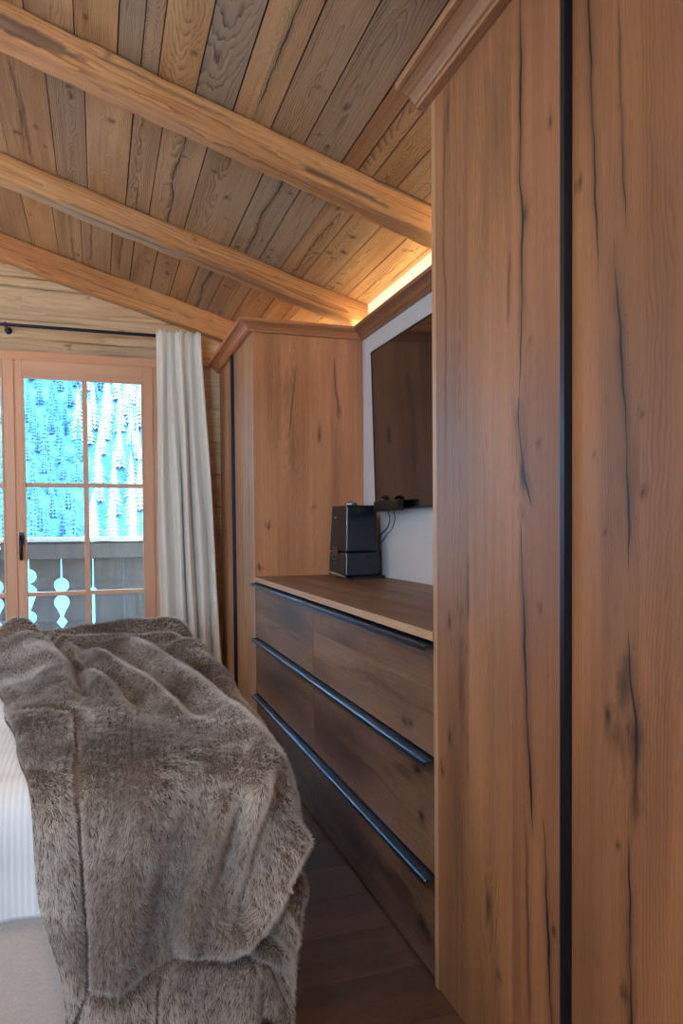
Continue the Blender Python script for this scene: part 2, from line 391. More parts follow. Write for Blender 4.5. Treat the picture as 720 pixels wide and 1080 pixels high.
# hewn timber: rounded section swept between two points, rough surface
def timber(name, p0, p1, wdt, hgt, mat, seed, parent=None, wea=(0, 0, 0, 0), stains=(), rough=.004, nseg=120, rad=.014, up=(0, 0, 1), bow=None, cracks=(), knots=()):
    p0 = Vector(p0); p1 = Vector(p1); d = (p1 - p0); L = d.length; d.normalize()
    side = d.cross(Vector(up)).normalized(); upv = side.cross(d).normalized()
    # section points (s,u) : start at bottom near corner, go round; faces: 0 bottom, 1 +side, 2 top, 3 -side
    sec = []; acc = 0
    def face(a, b, m, fi):
        for i in range(m):
            t = i / m; sec.append((a[0] + (b[0] - a[0]) * t, a[1] + (b[1] - a[1]) * t, fi))
    w, h = wdt / 2, hgt / 2
    m1 = max(5, int(wdt / .012)); m2 = max(5, int(hgt / .012))
    r = rad
    def arc(cx, cy, a0, fi):
        for i in range(3):
            a = a0 + (i + .5) / 3 * PI / 2; sec.append((cx + r * math.cos(a), cy + r * math.sin(a), fi))
    face((-w + r, -h), (w - r, -h), m1, 0); arc(w - r, -h + r, -PI / 2, 1)
    face((w, -h + r), (w, h - r), m2, 1); arc(w - r, h - r, 0, 1)
    face((w - r, h), (-w + r, h), m1, 2); arc(-w + r, h - r, PI / 2, 3)
    face((-w, h - r), (-w, -h + r), m2, 3); arc(-w + r, -h + r, PI, 0)
    S = np.array([(a, b) for a, b, f in sec]); fi = np.array([f for a, b, f in sec]); k = len(sec)
    per = np.concatenate([[0], np.cumsum(np.hypot(*(np.diff(S, axis=0).T)))])
    # repeat the seam column so attributes do not wrap
    S = np.vstack([S, S[:1]]); fi = np.append(fi, 3 if False else fi[-1]); per = np.append(per, per[-1] + .003); k += 1
    ls = np.linspace(0, L, nseg + 1)
    LL, PP = np.meshgrid(ls, per, indexing='ij')
    cs = S[:, 0] / w; ch = S[:, 1] / h
    nz = rough * (snoise(S[None, :, 0] * 9, LL * 1.3 + S[None, :, 1] * 3, seed, 4) + .35 * snoise(S[None, :, 0] * 40, LL * 5 + S[None, :, 1] * 20, seed + 1, 3))
    sx = S[None, :, 0] * (1 + nz / w); sy = S[None, :, 1] * (1 + nz / h)
    ox = rough * 1.6 * snoise(LL * .8, LL * 0 + 1, seed + 7, 2); oy = rough * 1.6 * snoise(LL * .7, LL * 0 + 3, seed + 8, 2)
    if bow is not None: oy = oy + bow * np.sin(PI * LL / L)
    A = np.array(p0)[None, None] + LL[..., None] * np.array(d) + (sx + ox)[..., None] * np.array(side) + (sy + oy)[..., None] * np.array(upv)
    V = A.reshape(-1, 3); idx = np.arange((nseg + 1) * k).reshape(nseg + 1, k)
    F = np.stack([idx[:-1, :-1], idx[:-1, 1:], idx[1:, 1:], idx[1:, :-1]], -1).reshape(-1, 4).tolist()
    F.append(idx[0, :-1][::-1].tolist()); F.append(idx[-1, :-1].tolist())
    cx = PP; ring, wc, sd = wood_fields(cx, LL, per.mean(), 'flat', seed, cracks, knots)
    # growth rings from the section itself: distance to pith
    pith = (np.array([.2 * w, -.35 * h]))
    rad_ = np.sqrt((S[None, :, 0] - pith[0] - .01 * snoise(LL * .5, LL * 0, seed + 4, 2)) ** 2 + (S[None, :, 1] - pith[1] - .012 * snoise(LL * .45, LL * 0 + 2, seed + 6, 2)) ** 2)
    ring = rad_ * .9 + nz * .8
    for (kc, kl, sc, sl, st) in knots:
        ring = ring + sc * .9 * np.exp(-(((cx - kc) / (sc * 1.8)) ** 2 + ((LL - kl) / (sl * 1.8)) ** 2))
    wv = np.array(wea)[fi][None, :] * np.clip(.7 + .5 * snoise(PP * 3, LL * .9, seed + 11, 2), 0, 1.3)
    for (face_i, u0, l0, su, sl, st) in stains:   # bark / soot patches: along l0, on a face at fraction u0
        rows_ = per[np.where(fi[:-1] == face_i)[0]]; uc = rows_.min() + u0 * (rows_.max() - rows_.min())
        q = ((PP - uc) / su) ** 2 + ((LL - l0) / sl) ** 2 + .35 * snoise(PP * 25, LL * 5, seed + 17, 3)
        sd[..., 2] = np.maximum(sd[..., 2], min(st, .78) * np.clip((1.0 - q) * 3.5, 0, 1))
    me = bpy.data.meshes.new(name); me.from_pydata(V.tolist(), [], F); smooth(me)
    set_attr(me, 'ring', ring); set_attr(me, 'gc', np.stack([wc, LL, np.full(LL.shape, (seed * .137) % 1)], -1), True); set_attr(me, 'sd', sd, True); set_attr(me, 'wea', wv + 0 * LL)
    bm = bmesh.new(); bm.from_mesh(me); bmesh.ops.recalc_face_normals(bm, faces=bm.faces[:]); bm.to_mesh(me); bm.free()
    return link(name, me, mat, parent)

# ------------------------------------------------------------------ camera
F_PX, YAW, PITCH, ROLL, CY = 757.2051, .3266, -.0287, -.0085, 576.98
fy, sy = math.cos(YAW), math.sin(YAW)
Fv = Vector((sy, fy, 0)); Rv = Vector((fy, -sy, 0)); Uv = Vector((0, 0, 1))
F2 = Fv * math.cos(PITCH) + Uv * math.sin(PITCH); U2 = -Fv * math.sin(PITCH) + Uv * math.cos(PITCH)
R3 = Rv * math.cos(ROLL) + U2 * math.sin(ROLL); U3 = -Rv * math.sin(ROLL) + U2 * math.cos(ROLL)
cam = bpy.data.cameras.new('camera'); camo = bpy.data.objects.new('camera', cam); C.objects.link(camo)
M = Matrix((R3, U3, -F2)).transposed().to_4x4(); M.translation = Vector((0, 0, 1.165)); camo.matrix_world = M
cam.sensor_fit = 'VERTICAL'; cam.sensor_width = 24; cam.sensor_height = 36; cam.lens = F_PX / 1080 * 36; cam.shift_y = (CY - 540) / 1080
cam.clip_start = .05; cam.clip_end = 2000
SC.camera = camo

# ================================================================== SETTING
def S(o): o['kind'] = 'structure'; return o
# floor: oak boards running across the room (along x)
nfl = 34; wfl = .1995
S(boards_mesh('floor', (XL - .1, YB - .1 + .02, 0), (0, 1, 0), (1, 0, 0), (0, 0, 1), [wfl] * nfl, XW + .1 - XL + .1, .03, FLOOR, cell=(.03, .04), seed=11, gap=.0016, lift=.0003,
                knots=[(3.95, 3.31, .012, .02, .8), (3.72, 3.24, .008, .012, .8), (3.35, 3.3, .03, .05, .5), (3.42, 3.5, .02, .06, .6), (3.2, 3.6, .02, .05, .6)]))
# plaster wall on the right
m = MB(); m.box(XW, XW + .12, YB - .1, YW + .3, 0, 2.9); S(m.build('wall_right', PLASTER))
# wall behind camera with a window (daylight), wall left
wx0, wx1, wz0, wz1 = -2.65, -1.28, .8, 2.3
m = MB(); m.box(XL - .1, wx0, YB - .12, YB, 0, 3.9); m.box(wx1, XW + .12, YB - .12, YB, 0, 3.9); m.box(wx0, wx1, YB - .12, YB, 0, wz0); m.box(wx0, wx1, YB - .12, YB, wz1, 3.9)
S(m.build('wall_near', PLASTER))
m = MB(); m.box(XL - .12, XL, YB - .12, YW + .3, 0, 3.9); S(m.build('wall_left', PLASTER))
w1 = empty('window_1', (wx0, YB - .06, wz0), None, None); S(w1)
m = MB()
for a, b in ((wx0, wx0 + .06), (wx1 - .06, wx1), ((wx0 + wx1) / 2 - .04, (wx0 + wx1) / 2 + .04)): m.box(a, b, YB - .09, YB - .03, wz0, wz1)
m.box(wx0, wx1, YB - .09, YB - .03, wz0, wz0 + .06); m.box(wx0, wx1, YB - .09, YB - .03, wz1 - .06, wz1)
auto_wood(m.build('window_frame', LARCH, w1), 2, 5)
m = MB(); m.box(wx0 + .05, wx1 - .05, YB - .065, YB - .06, wz0 + .05, wz1 - .05); m.build('glass_pane', GLASSM, w1)

# ceiling boards: three bays between the rafters, boards run along y, slope falls to the right
cs_, sn_ = 1 / math.hypot(1, SL), SL / math.hypot(1, SL)
def ceiling():
    objs = []
    bays = [
        (YB - .1, 2.64, [-2.9, -2.7, -2.52, -2.3, -2.12, -1.9, -1.72, -1.5, -1.33, -1.12, -.93, -.74, -.55, -.38, -.2, -.047, .09, .166, .223, .35, .482, .62, .744, .89, .955, 1.015, 1.11, 1.22, 1.33, XW + .02],
         {-.2: .25, -.047: .0, .09: .85, .166: .75, .223: .0, .35: 1.0, .482: .12, .62: .45, .744: .62, .89: .0, .955: .05}),
        (2.64, 3.77, [-2.9, -2.7, -2.5, -2.3, -2.12, -1.9, -1.7, -1.5, -1.3, -1.12, -.93, -.72, -.53, -.36, -.155, -.02, .155, .265, .435, .66, .815, .93, 1.045, 1.17, 1.29, XW + .02],
         {-.53: .25, -.36: .15, -.155: .6, -.02: .15, .155: .3, .265: .35, .435: .42, .66: .8, .815: .75, .93: .3, 1.045: .3, 1.17: 0, 1.29: 0}),
        (3.77, YW + .25, [-2.9, -2.7, -2.5, -2.3, -2.1, -1.9, -1.72, -1.5, -1.3, -1.12, -.9, -.72, -.53, -.35, -.2, -.06, .1, .215, .34, .46, .56, .70, .86, 1.0, 1.15, 1.29, XW + .02],
         {-.2: .5, .34: .4, .56: .7, .70: .5})]
    V = []; F = []; AT = {k: [] for k in ('ring', 'gc', 'sd', 'wea')}; base = 0
    styles = ['eyes', 'flat', 'eyes', 'flat', 'flat', 'eyes', 'quarter']
    for bi, (ya, yb, xs, we) in enumerate(bays):
        for i in range(len(xs) - 1):
            x0, x1 = xs[i], xs[i + 1]; vis = x0 > -1.2 and bi > 0 or x0 > -1.0
            rr = random.Random(bi * 100 + i); cr = []
            w = (x1 - x0) / cs_; gp = .0028 + rr.random() * .003
            if vis:
                for q in range(rr.randint(0, 2)):
                    l0 = rr.uniform(.0, 1.5); c0 = rr.uniform(.2, .8) * w
                    cr.append(([(c0, l0), (c0 + rr.uniform(-.012, .012), l0 + .35), (c0 + rr.uniform(-.015, .015), l0 + rr.uniform(.6, 1.1))], rr.uniform(.0006, .0016)))
                if (bi, round(x0, 3)) in ((1, .265), (0, .482), (1, .66), (2, .56)):
                    cr.append(([(.47 * w, -.1), (.5 * w, .35), (.40 * w, .6), (.52 * w, .8), (.50 * w, yb - ya + .1)] if bi else [(.55 * w, 2.), (.48 * w, 3.2), (.55 * w, 3.6), (.5 * w, 4.4)], .0022))
            kn = []
            for q in range(rr.randint(1, 4) if vis else 0):
                kn.append((rr.uniform(.15, .85) * w, rr.uniform(0, yb - ya) if bi else rr.uniform(2.3, 4.2), rr.uniform(.006, .016), rr.uniform(.008, .022), rr.uniform(.6, .95)))
            o = boards_mesh('tmp', (x0 + .5 * gp, ya, ceil_z(x0)), (cs_, 0, -sn_), (0, 1, 0), (-sn_, 0, -cs_), [w - gp], yb - ya, .022, None,
                            cell=(.008, .012) if vis else (.08, .2), cracks=cr, knots=kn, seed=200 + bi * 50 + i, styles=[rr.choice(styles)],
                            weather=[we.get(x0, rr.choice([0., .1, .3, .5]) if vis else .3)], lift=.0, backing=False)
            me = o.data; n = len(me.vertices)
            lf = -rr.uniform(0, .003)
            co = np.empty(n * 3, np.float32); me.vertices.foreach_get('co', co); co = co.reshape(-1, 3); co += np.array((-sn_, 0, -cs_)) * lf
            V.append(co); fs = np.empty(len(me.polygons) * 4, np.int32); me.polygons.foreach_get('vertices', fs); F.append(fs.reshape(-1, 4) + base); base += n
            for k, d in (('ring', 1), ('gc', 3), ('sd', 3), ('wea', 1)):
                a = np.empty(n * d, np.float32); me.attributes[k].data.foreach_get('vector' if d == 3 else 'value', a); AT[k].append(a)
            bpy.data.objects.remove(o); bpy.data.meshes.remove(me)
    # dark roof slab above the boards
    zz = .02
    sl = [(-2.95, YB - .15, ceil_z(-2.95) + zz), (XW + .12, YB - .15, ceil_z(XW + .12) + zz), (XW + .12, YW + .3, ceil_z(XW + .12) + zz), (-2.95, YW + .3, ceil_z(-2.95) + zz)]
    sl2 = [(a, b, c + .2) for a, b, c in sl]
    V.append(np.array(sl + sl2)); nf = [[base + i for i in q] for q in ((0, 1, 2, 3), (7, 6, 5, 4), (0, 4, 5, 1), (1, 5, 6, 2), (2, 6, 7, 3), (3, 7, 4, 0))]
    for k, d in (('ring', 1), ('gc', 3), ('sd', 3), ('wea', 1)): AT[k].append(np.zeros(8 * d))
    V = np.concatenate(V); Fl = np.concatenate(F).tolist(); nb_ = len(Fl)
    me = bpy.data.meshes.new('ceiling'); me.from_pydata(V.tolist(), [], Fl + nf)
    for k, d in (('ring', 1), ('gc', 3), ('sd', 3), ('wea', 1)): set_attr(me, k, np.concatenate(AT[k]), d == 3)
    o = link('ceiling', me, [SPRUCE, plain('roof_felt', (.004, .003, .003), .9).m])
    me.polygons.foreach_set('material_index', [0] * nb_ + [1] * 6)
    return S(o)
ceiling()

# rafters (beams) : slope down to the right, set against the boards
def rafter(y, w, h, label, seed, **k):
    x0, x1 = XL + .02, XW + .05
    off = h / 2 * math.sqrt(1 + SL * SL) - .004
    o = timber('ceiling_beam', (x0, y + w / 2, ceil_z(x0) - off), (x1, y + w / 2, ceil_z(x1) - off), w, h, BEAM, seed, nseg=420, **k)
    return tag(o, label, 'beam', 'ceiling beams')
# faces: 0 bottom, 1 camera side(-y)?, 2 top, 3 far side
rafter(1.40, .12, .12, 'nearest old timber ceiling beam, only its corner showing above the wardrobe cornice', 31, wea=(.1, .1, 0, .1))
rafter(2.58, .115, .112, 'thick old ceiling beam with dark bark patches crossing above the cupboard, nearest of the long three', 32, wea=(.25, .05, 0, .05),
       stains=((1, .35, 2.52, .026, .30, .95), (0, .5, 4.02, .028, .28, .85), (1, .25, 3.72, .012, .2, .7)), knots=[(.19, 2.85, .008, .01, .8), (.16, 3.62, .006, .008, .9), (.2, 4.0, .006, .008, .8)], cracks=[([(.17, 2.7), (.165, 3.0), (.172, 3.4)], .0008)])
rafter(3.70, .13, .112, 'long ceiling beam with a grey weathered underside, middle one of the three', 33, wea=(1.0, .08, 0, .1), stains=((1, .08, 2.9, .007, .3, .6), (1, .05, 3.5, .006, .3, .7)), cracks=[([(.06, 2.4), (.065, 3.2), (.055, 4.1)], .0012)], knots=[(.19, 3.3, .008, .01, .7)])
rafter(4.79, .13, .15, 'orange ceiling beam along the window wall above the curtain', 34, wea=(.9, .0, 0, .1), knots=[(.22, 3.05, .008, .01, .8), (.2, 3.55, .008, .01, .8)])

# log wall with the balcony door opening
DX0, DX1, DZ1 = -2.25, .40, 2.24      # opening
def logwall():
    """courses of hewn timbers; one structure mesh"""
    rows = [(-.02, .20), (.20, .42), (.42, .64), (.64, .86), (.86, 1.08), (1.08, 1.30), (1.30, 1.52), (1.52, 1.74), (1.74, 1.96), (1.96, 2.24), (2.24, 2.345), (2.345, 2.50), (2.50, 2.72), (2.72, 2.95), (2.95, 3.2), (3.2, 3.5)]
    parts = []
    for i, (a, b) in enumerate(rows):
        spans = [(XL - .1, XW + .1)] if a >= 2.2 else [(XL - .1, DX0), (DX1, XW + .1)]
        for j, (s, e) in enumerate(spans):
            bow = {10: -.012, 11: .0, 12: -.008}.get(i, 0)
            wv = {10: .75, 12: .1, 13: .65, 11: .35}.get(i, .2)
            th = .16 if i != 10 else .15
            cr = []
            if i == 12: cr = [([(.30, 2.0), (.302, 2.6), (.297, 3.2), (.305, 3.6)], .0014)]
            if i == 13: cr = [([(.33, 1.6), (.335, 2.2), (.33, 2.7)], .0016), ([(.37, 1.9), (.372, 2.4)], .001)]
            if i == 11: cr = [([(.25, 1.6), (.255, 2.2), (.25, 2.9)], .0008)]
            parts.append(timber('tmp', (s, YW + .085 + (0.0 if i != 10 else .008), (a + b) / 2), (e, YW + .085 + (0.0 if i != 10 else .008), (a + b) / 2), .17, b - a + .004, LOG, 60 + i * 3 + j, nseg=max(8, int((e - s) / .02)), rad=.02,
                               wea=(wv, wv, wv, wv), rough=.003, cracks=cr, knots=[(random.Random(i * 7 + q).uniform(.2, .4), random.Random(i * 9 + q).uniform(1.8, 3.8), .008, .009, .8) for q in range(6)]))
    bmv = []; bmf = []; base = 0; AT = {k: [] for k in ('ring', 'gc', 'sd', 'wea')}
    for o in parts:
        me = o.data; n = len(me.vertices)
        bmv += [tuple(v.co) for v in me.vertices]; bmf += [[base + i for i in p.vertices] for p in me.polygons]; base += n
        for k, d in (('ring', 1), ('gc', 3), ('sd', 3), ('wea', 1)):
            a = np.empty(n * d, np.float32); me.attributes[k].data.foreach_get('vector' if d == 3 else 'value', a); AT[k].append(a)
        bpy.data.objects.remove(o); bpy.data.meshes.remove(me)
    me = bpy.data.meshes.new('wall_far'); me.from_pydata(bmv, [], bmf); smooth(me)
    for k, d in (('ring', 1), ('gc', 3), ('sd', 3), ('wea', 1)): set_attr(me, k, np.concatenate(AT[k]), d == 3)
    return S(link('wall_far', me, LOG))
logwall()

# balcony door: frame + leaves of orange larch, three panes high, two wide
YD = 4.845
def leaf(name, x0, x1, hinge_right):
    """leaf stiles/rails/muntins; x0..x1 leaf outline, z .02..2.205"""
    r = empty(name, ((x0 + x1) / 2, YD, 0), None, None); S(r)
    zt, zb = 2.205, .02; sw = .062; y0, y1 = YD - .012, YD + .05
    gx0, gx1 = x0 + (.038 if not hinge_right else .034), x1 - .062
    def pc(a, b, c, d, ax, sd, yy0=y0, yy1=y1, bev=.004, nm='stile'):
        m = MB(); m.box(a, b, yy0, yy1, c, d, bev); return auto_wood(m.build(nm, LARCH, r), ax, sd, style='quarter')
    pc(x0, gx0, zb, zt, 2, 1); pc(gx1, x1, zb, zt, 2, 2)
    gz1 = 2.105; gz0 = .28
    pc(gx0, gx1, gz1, zt, 0, 3, nm='rail'); pc(gx0, gx1, zb, gz0, 0, 4, nm='rail')
    # glazing beads
    bd = []
    for a, b, c, d, ax in ((gx0, gx0 + .012, gz0, gz1, 2), (gx1 - .012, gx1, gz0, gz1, 2), (gx0, gx1, gz1 - .012, gz1, 0), (gx0, gx1, gz0, gz0 + .012, 0)):
        pc(a, b, c, d, ax, 7, y0 - .003, y0 + .02, .003, nm='glazing_bead')
    mx = (gx0 + gx1) / 2 + .003
    pc(mx - .0155, mx + .0155, gz0, gz1, 2, 5, YD - .006, YD + .04, nm='muntin')
    for z in (1.439, .757): pc(gx0, gx1, z - .0135, z + .0135, 0, 6 + int(z * 10), YD - .004, YD + .038, nm='muntin')
    m = MB(); m.box(gx0, gx1, YD + .018, YD + .022, gz0, gz1); m.box(gx0, gx1, YD + .034, YD + .037, gz0, gz1); m.build('glass_pane', GLASSM, r)
    return r
d1 = leaf('door_1', -.462, .352, True)
d2 = leaf('door_2', -1.30, -.474, False)
d3 = leaf('door_3', -2.14, -1.312, False)
# door handle with rose plate
m = MB(); m.box(-.460, -.434, YD - .022, YD - .011, 1.07, 1.145, .004)
m.tube([(-.447, YD - .02, 1.12), (-.447, YD - .062, 1.12), (-.447, YD - .066, 1.10), (-.447, YD - .066, .985), (-.447, YD - .064, .975)], [.009, .009, .011, .0105, .008], 12)
hh = m.build('door_handle', plain('dark_bronze_handle', lin(40, 52, 70), .28, .9).m, d1); hh['label'] = 'dark metal handle turned downwards'
# fixed frame around the leaves
fr = empty('trim_1', (-.9, YD, 0), None, None); S(fr)
for (a, b, c, d, ax) in ((.353, .40, 0, 2.204, 2), (DX0, -2.141, 0, 2.204, 2), (DX0, .40, 2.206, 2.262, 0), (-.474, -.462, 0, 2.205, 2), (-1.312, -1.30, 0, 2.205, 2)):
    m = MB(); yy = (YD - .004, YD + .06); m.box(a, b, yy[0], yy[1], c, d, .003); auto_wood(m.build('frame_member', LARCH, fr), ax, 9, style='quarter')

# ================================================================== CUPBOARDS
CP = [(0, 2.198), (.024, 2.198), (.024, 2.208), (.029, 2.209), (.034, 2.216), (.044, 2.225), (.057, 2.231), (.066, 2.234), (.072, 2.234), (.079, 2.236), (.081, 2.242), (.081, 2.252), (0, 2.252)]
def crack(pts, hw): return (pts, hw)
# --- near wardrobe (x from the front plane to the wall, y from below the camera to Y1)
wd = empty('wardrobe', (1.1, .8, 0), 'tall oak wardrobe with long dark cracks filling the right side, nearest the camera', 'wardrobe')
YN = -.30
# carcass (sides, back, top, bottom)
m = MB(); m.box(XF + .024, XW - .002, YN, Y1 - .021, .0, .08); m.box(XF + .04, XW - .002, YN, Y1 - .021, 2.18, 2.198); m.box(XW - .02, XW - .002, YN, Y1 - .021, .08, 2.18)
m.box(XF + .04, XW - .002, 1.085, 1.095, .08, 2.18); m.box(XF + .04, XW - .002, .0, .02, .08, 2.18); m.box(XF + .03, XW - .002, YN, YN + .02, .08, 2.18)
auto_wood(m.build('carcass', OAK, wd), 2, 3)
boards_mesh('side_panel', (XF + .001, Y1, 0), (1, 0, 0), (0, 0, 1), (0, 1, 0), [.15, .2, XW - XF - .353], 2.198, .02, OAK, wd, cell=(.02, .04), seed=21)
e = boards_mesh('edge_strip', (XF, Y1 - .02, 0), (0, 1, 0), (0, 0, 1), (-1, 0, 0), [.021], 2.198, .0012, OAKE, wd, cell=(.004, .03), seed=4, styles=['quarter']); e['label'] = 'pale oak edge strip'
# door A 1.118..1.598 ; door B .58..1.06 (c measured from y0 upwards along +y)
yA = 1.072; HA = 2.196
A_cr = [([(1.228, 2.25), (1.227, 2.0), (1.231, 1.84), (1.221, 1.77), (1.224, 1.67), (1.225, 1.54), (1.235, 1.41)], 0.0032),
        ([(1.232, 1.18), (1.226, 1.097), (1.219, 1.004), (1.21, .818), (1.186, .55)], 0.0035),
        ([(1.152, .61), (1.141, .43), (1.129, .236), (1.12, .0)], 0.0034), ([(1.217, .61), (1.21, .536), (1.201, .15)], 0.0009),
        ([(1.546, 2.25), (1.557, 1.81), (1.545, 1.69), (1.556, 1.2)], 0.0009), ([(1.265, 1.72), (1.269, 1.66), (1.276, 1.56)], 0.0011), ([(1.442, 1.10), (1.443, .94)], 0.0011),
        ([(1.236, 1.42), (1.235, 1.35), (1.219, 1.264), (1.19, 1.195)], 0.0041)]
A_kn = [(1.131, 1.892, .006, .012, .9), (1.195, 1.513, .005, .007, .8), (1.169, 1.314, .006, .010, .9), (1.162, 1.003, .006, .008, .9), (1.135, .875, .004, .004, .8), (1.534, .933, .010, .022, .75),
        (1.536, .652, .012, .02, .8), (1.577, .56, .008, .012, .8), (1.478, .80, .020, .15, .5), (1.50, .56, .03, .22, .28), (1.357, .338, .014, .035, .75), (1.318, .204, .012, .016, .6), (1.102 + .02, .405, .007, .012, .8),
        (1.533, 2.126, .008, .06, .6), (1.222, 1.27, .014, .07, .75), (1.215, 1.76, .010, .03, .8), (1.225, 1.35, .022, .10, .35), (1.33, 2.0, .035, .16, .3), (1.36, 1.85, .02, .1, .25)]
def sh(cr, y0): return [([(c - y0, l) for c, l in p], w) for p, w in cr]
def shk(kn, y0): return [(c - y0, l, a, b, s) for c, l, a, b, s in kn]
dA = boards_mesh('door', (XF, yA, .0 + .004), (0, 1, 0), (0, 0, 1), (-1, 0, 0), [.19, .18, 1.599 - yA - .37], HA, .022, OAK, wd, cell=(.004, .01), cracks=sh(A_cr, yA), knots=shk(A_kn, yA), seed=41, styles=['quarter', 'flat', 'flat'], tone=[.35, .5, .42])
yB = .50
B_cr = [([(1.024, 2.25), (1.023, 2.04), (1.016, 1.88), (1.007, 1.74), (1.002, 1.64), (.997, 1.54)], .0024), ([(.952, 2.0), (.942, 1.764), (.93, 1.6)], .0010),
        ([(.962, 1.62), (.949, 1.5), (.938, 1.394), (.929, 1.281), (.925, 1.184), (.923, 1.08)], .0030), ([(.925, 1.0), (.917, .893), (.906, .851), (.906, .784), (.912, .70)], .0022),
        ([(.921, .67), (.921, .612), (.918, .46), (.914, .3), (.912, .0)], .0025)]
B_kn = [(1.046, 1.743, .006, .009, .95), (1.007, 1.275, .005, .005, .8), (.895, 1.209, .006, .010, .9), (.896, 1.328, .004, .006, .8), (.981, 1.146, .006, .006, .8), (.948, .64, .004, .005, .8),
        (.934, .90, .014, .055, .7), (.972, .845, .010, .018, .9), (.95, .82, .022, .03, .5), (.906, .83, .016, .055, .8), (.909, .74, .012, .05, .6), (.928, .403, .009, .018, .85), (.926, 1.24, .022, .08, .35), (.92, .36, .008, .05, .5)]
dB = boards_mesh('door', (XF, yB, .004), (0, 1, 0), (0, 0, 1), (-1, 0, 0), [.14, .26, 1.067 - yB - .40], HA, .022, OAK, wd, cell=(.004, .01), cracks=sh(B_cr, yB), knots=shk(B_kn, yB), seed=47, styles=['flat', 'flat', 'quarter'], tone=[.4, .36, .45])
boards_mesh('door', (XF, YN, .004), (0, 1, 0), (0, 0, 1), (-1, 0, 0), [.2, .2, .497 - YN - .4], HA, .022, OAK, wd, cell=(.02, .04), seed=48)
m = MB(); m.prism([(XF + .022, 1.068), (XF + .022, 1.0712), (XF - .013, 1.0712), (XF - .013, 1.080), (XF - .016, 1.080), (XF - .016, 1.068)], 'z', .004, 2.196)
h_ = m.build('handle', BLACKM, wd); h_['label'] = 'full-height black metal grip strip between the doors'
moulding('cornice', [(XF, Y1 + .035), (XF, YN)][::-1] if False else [(XF, Y1 + .035), (XF, YN)], [(-a, z) for a, z in CP] if False else CP, OAKC, wd)

# --- far tall cupboard
tc = empty('tall_cupboard', (1.1, 4.3, 0), 'full-height oak cupboard in the corner between the curtain and the drawers', 'cupboard')
m = MB(); m.box(XF + .024, XW - .002, Y2 + .021, YW - .016, 0, .08); m.box(XF + .04, XW - .002, Y2 + .021, YW - .016, 2.18, 2.198); m.box(XW - .02, XW - .002, Y2 + .021, YW - .016, .08, 2.18); m.box(XF + .04, XW - .002, YW - .034, YW - .016, .08, 2.18)
auto_wood(m.build('carcass', OAKL, tc), 2, 8)
boards_mesh('side_panel', (XF + .0015, Y2, 0), (1, 0, 0), (0, 0, 1), (0, -1, 0), [.155, .13, .145, XW - XF - .4345], 2.198, .02, OAKL, tc, cell=(.006, .015), seed=77, styles=['flat', 'flat', 'flat', 'quarter'],
            tone=[.72, .9, .95, .8],
            cracks=sh([([(1.245, 2.1), (1.25, 1.95), (1.265, 1.85), (1.27, 1.75)], .0014), ([(1.03, 2.05), (1.0, 1.8), (.985, 1.6)], .0012), ([(1.155, 1.72), (1.158, 1.62)], .002)], XF),
            knots=shk([(1.158, 1.66, .010, .03, .7), (.868, 1.17, .010, .02, .8), (.815, .945, .010, .018, .8), (1.12, 1.27, .010, .012, .5), (1.27, 1.80, .01, .05, .5), (.985, 1.9, .03, .12, .28), (1.0, 1.6, .02, .16, .3), (1.3, 1.2, .01, .015, .5)], XF))
e = boards_mesh('edge_strip', (XF, Y2, 0), (0, 1, 0), (0, 0, 1), (-1, 0, 0), [.021], 2.198, .0012, OAKE, tc, cell=(.005, .03), seed=6, styles=['quarter']); e['label'] = 'pale oak edge strip'
for nm, a, b, sd_ in (('door', 3.803, 4.318, 51), ('door', 4.322, YW - .016, 52)):
    boards_mesh(nm, (XF, a, .004), (0, 1, 0), (0, 0, 1), (-1, 0, 0), [.18, .15, b - a - .33], HA, .022, OAKC, tc, cell=(.01, .02), seed=sd_, styles=['flat', 'quarter', 'flat'],
                cracks=[([(.12, 1.9), (.125, 1.4), (.12, 1.0)], .0012), ([(.3, 1.5), (.31, .9), (.3, .5)], .0015)], knots=[(.12, 1.3, .012, .07, .7), (.33, 1.1, .012, .05, .6), (.25, .6, .012, .04, .6)])
m = MB(); m.prism([(XF + .022, 4.3182), (XF + .022, 4.3215), (XF - .017, 4.3215), (XF - .017, 4.334), (XF - .020, 4.334), (XF - .020, 4.3182)], 'z', .004, 2.196)
h_ = m.build('handle', BLACKM, tc); h_['label'] = 'full-height dark metal grip strip between the doors'
moulding('cornice', [(XF, YW - .016), (XF, Y2), (XW - .004, Y2)][::-1], CP, OAKL, tc, start=(-1, 0)) if False else moulding('cornice', [(XW - .004, Y2), (XF, Y2), (XF, YW - .016)][::-1], CP, OAKL, tc, end=(-1, 0))
# cornice of the niche, on the plaster wall
tm = moulding('trim_2', [(XW, Y2), (XW, Y1)], CP, OAK, None, start=(0, -1)); S(tm)

# --- sideboard with six drawers
sb = empty('drawer_cabinet', (1.1, 2.7, 0), 'smoked oak drawer cabinet with six wide drawers between the two tall cupboards', 'chest of drawers')
XD = XF + .004
m = MB(); ya, yb = Y1 + .002, Y2 - .002
m.box(XD + .024, XW - .002, ya, ya + .018, .0, .873); m.box(XD + .024, XW - .002, yb - .018, yb, 0, .873); m.box(XD + .024, XW - .002, 2.691, 2.709, .07, .873)
m.box(XW - .015, XW - .002, ya, yb, .07, .873); m.box(XD + .05, XD + .066, ya, yb, 0, .07); m.box(XD + .024, XW - .002, ya, yb, .07, .088)
for z in (.28, .58): m.box(XD + .024, XD + .08, ya, yb, z - .012, z + .006)
auto_wood(m.build('carcass', OAKD, sb), 1, 12)
rowz = [(.012, .269), (.279, .570), (.580, .863)]
cols = [(Y1 + .003, 2.6985), (2.7015, Y2 - .003)]
sdn = 0
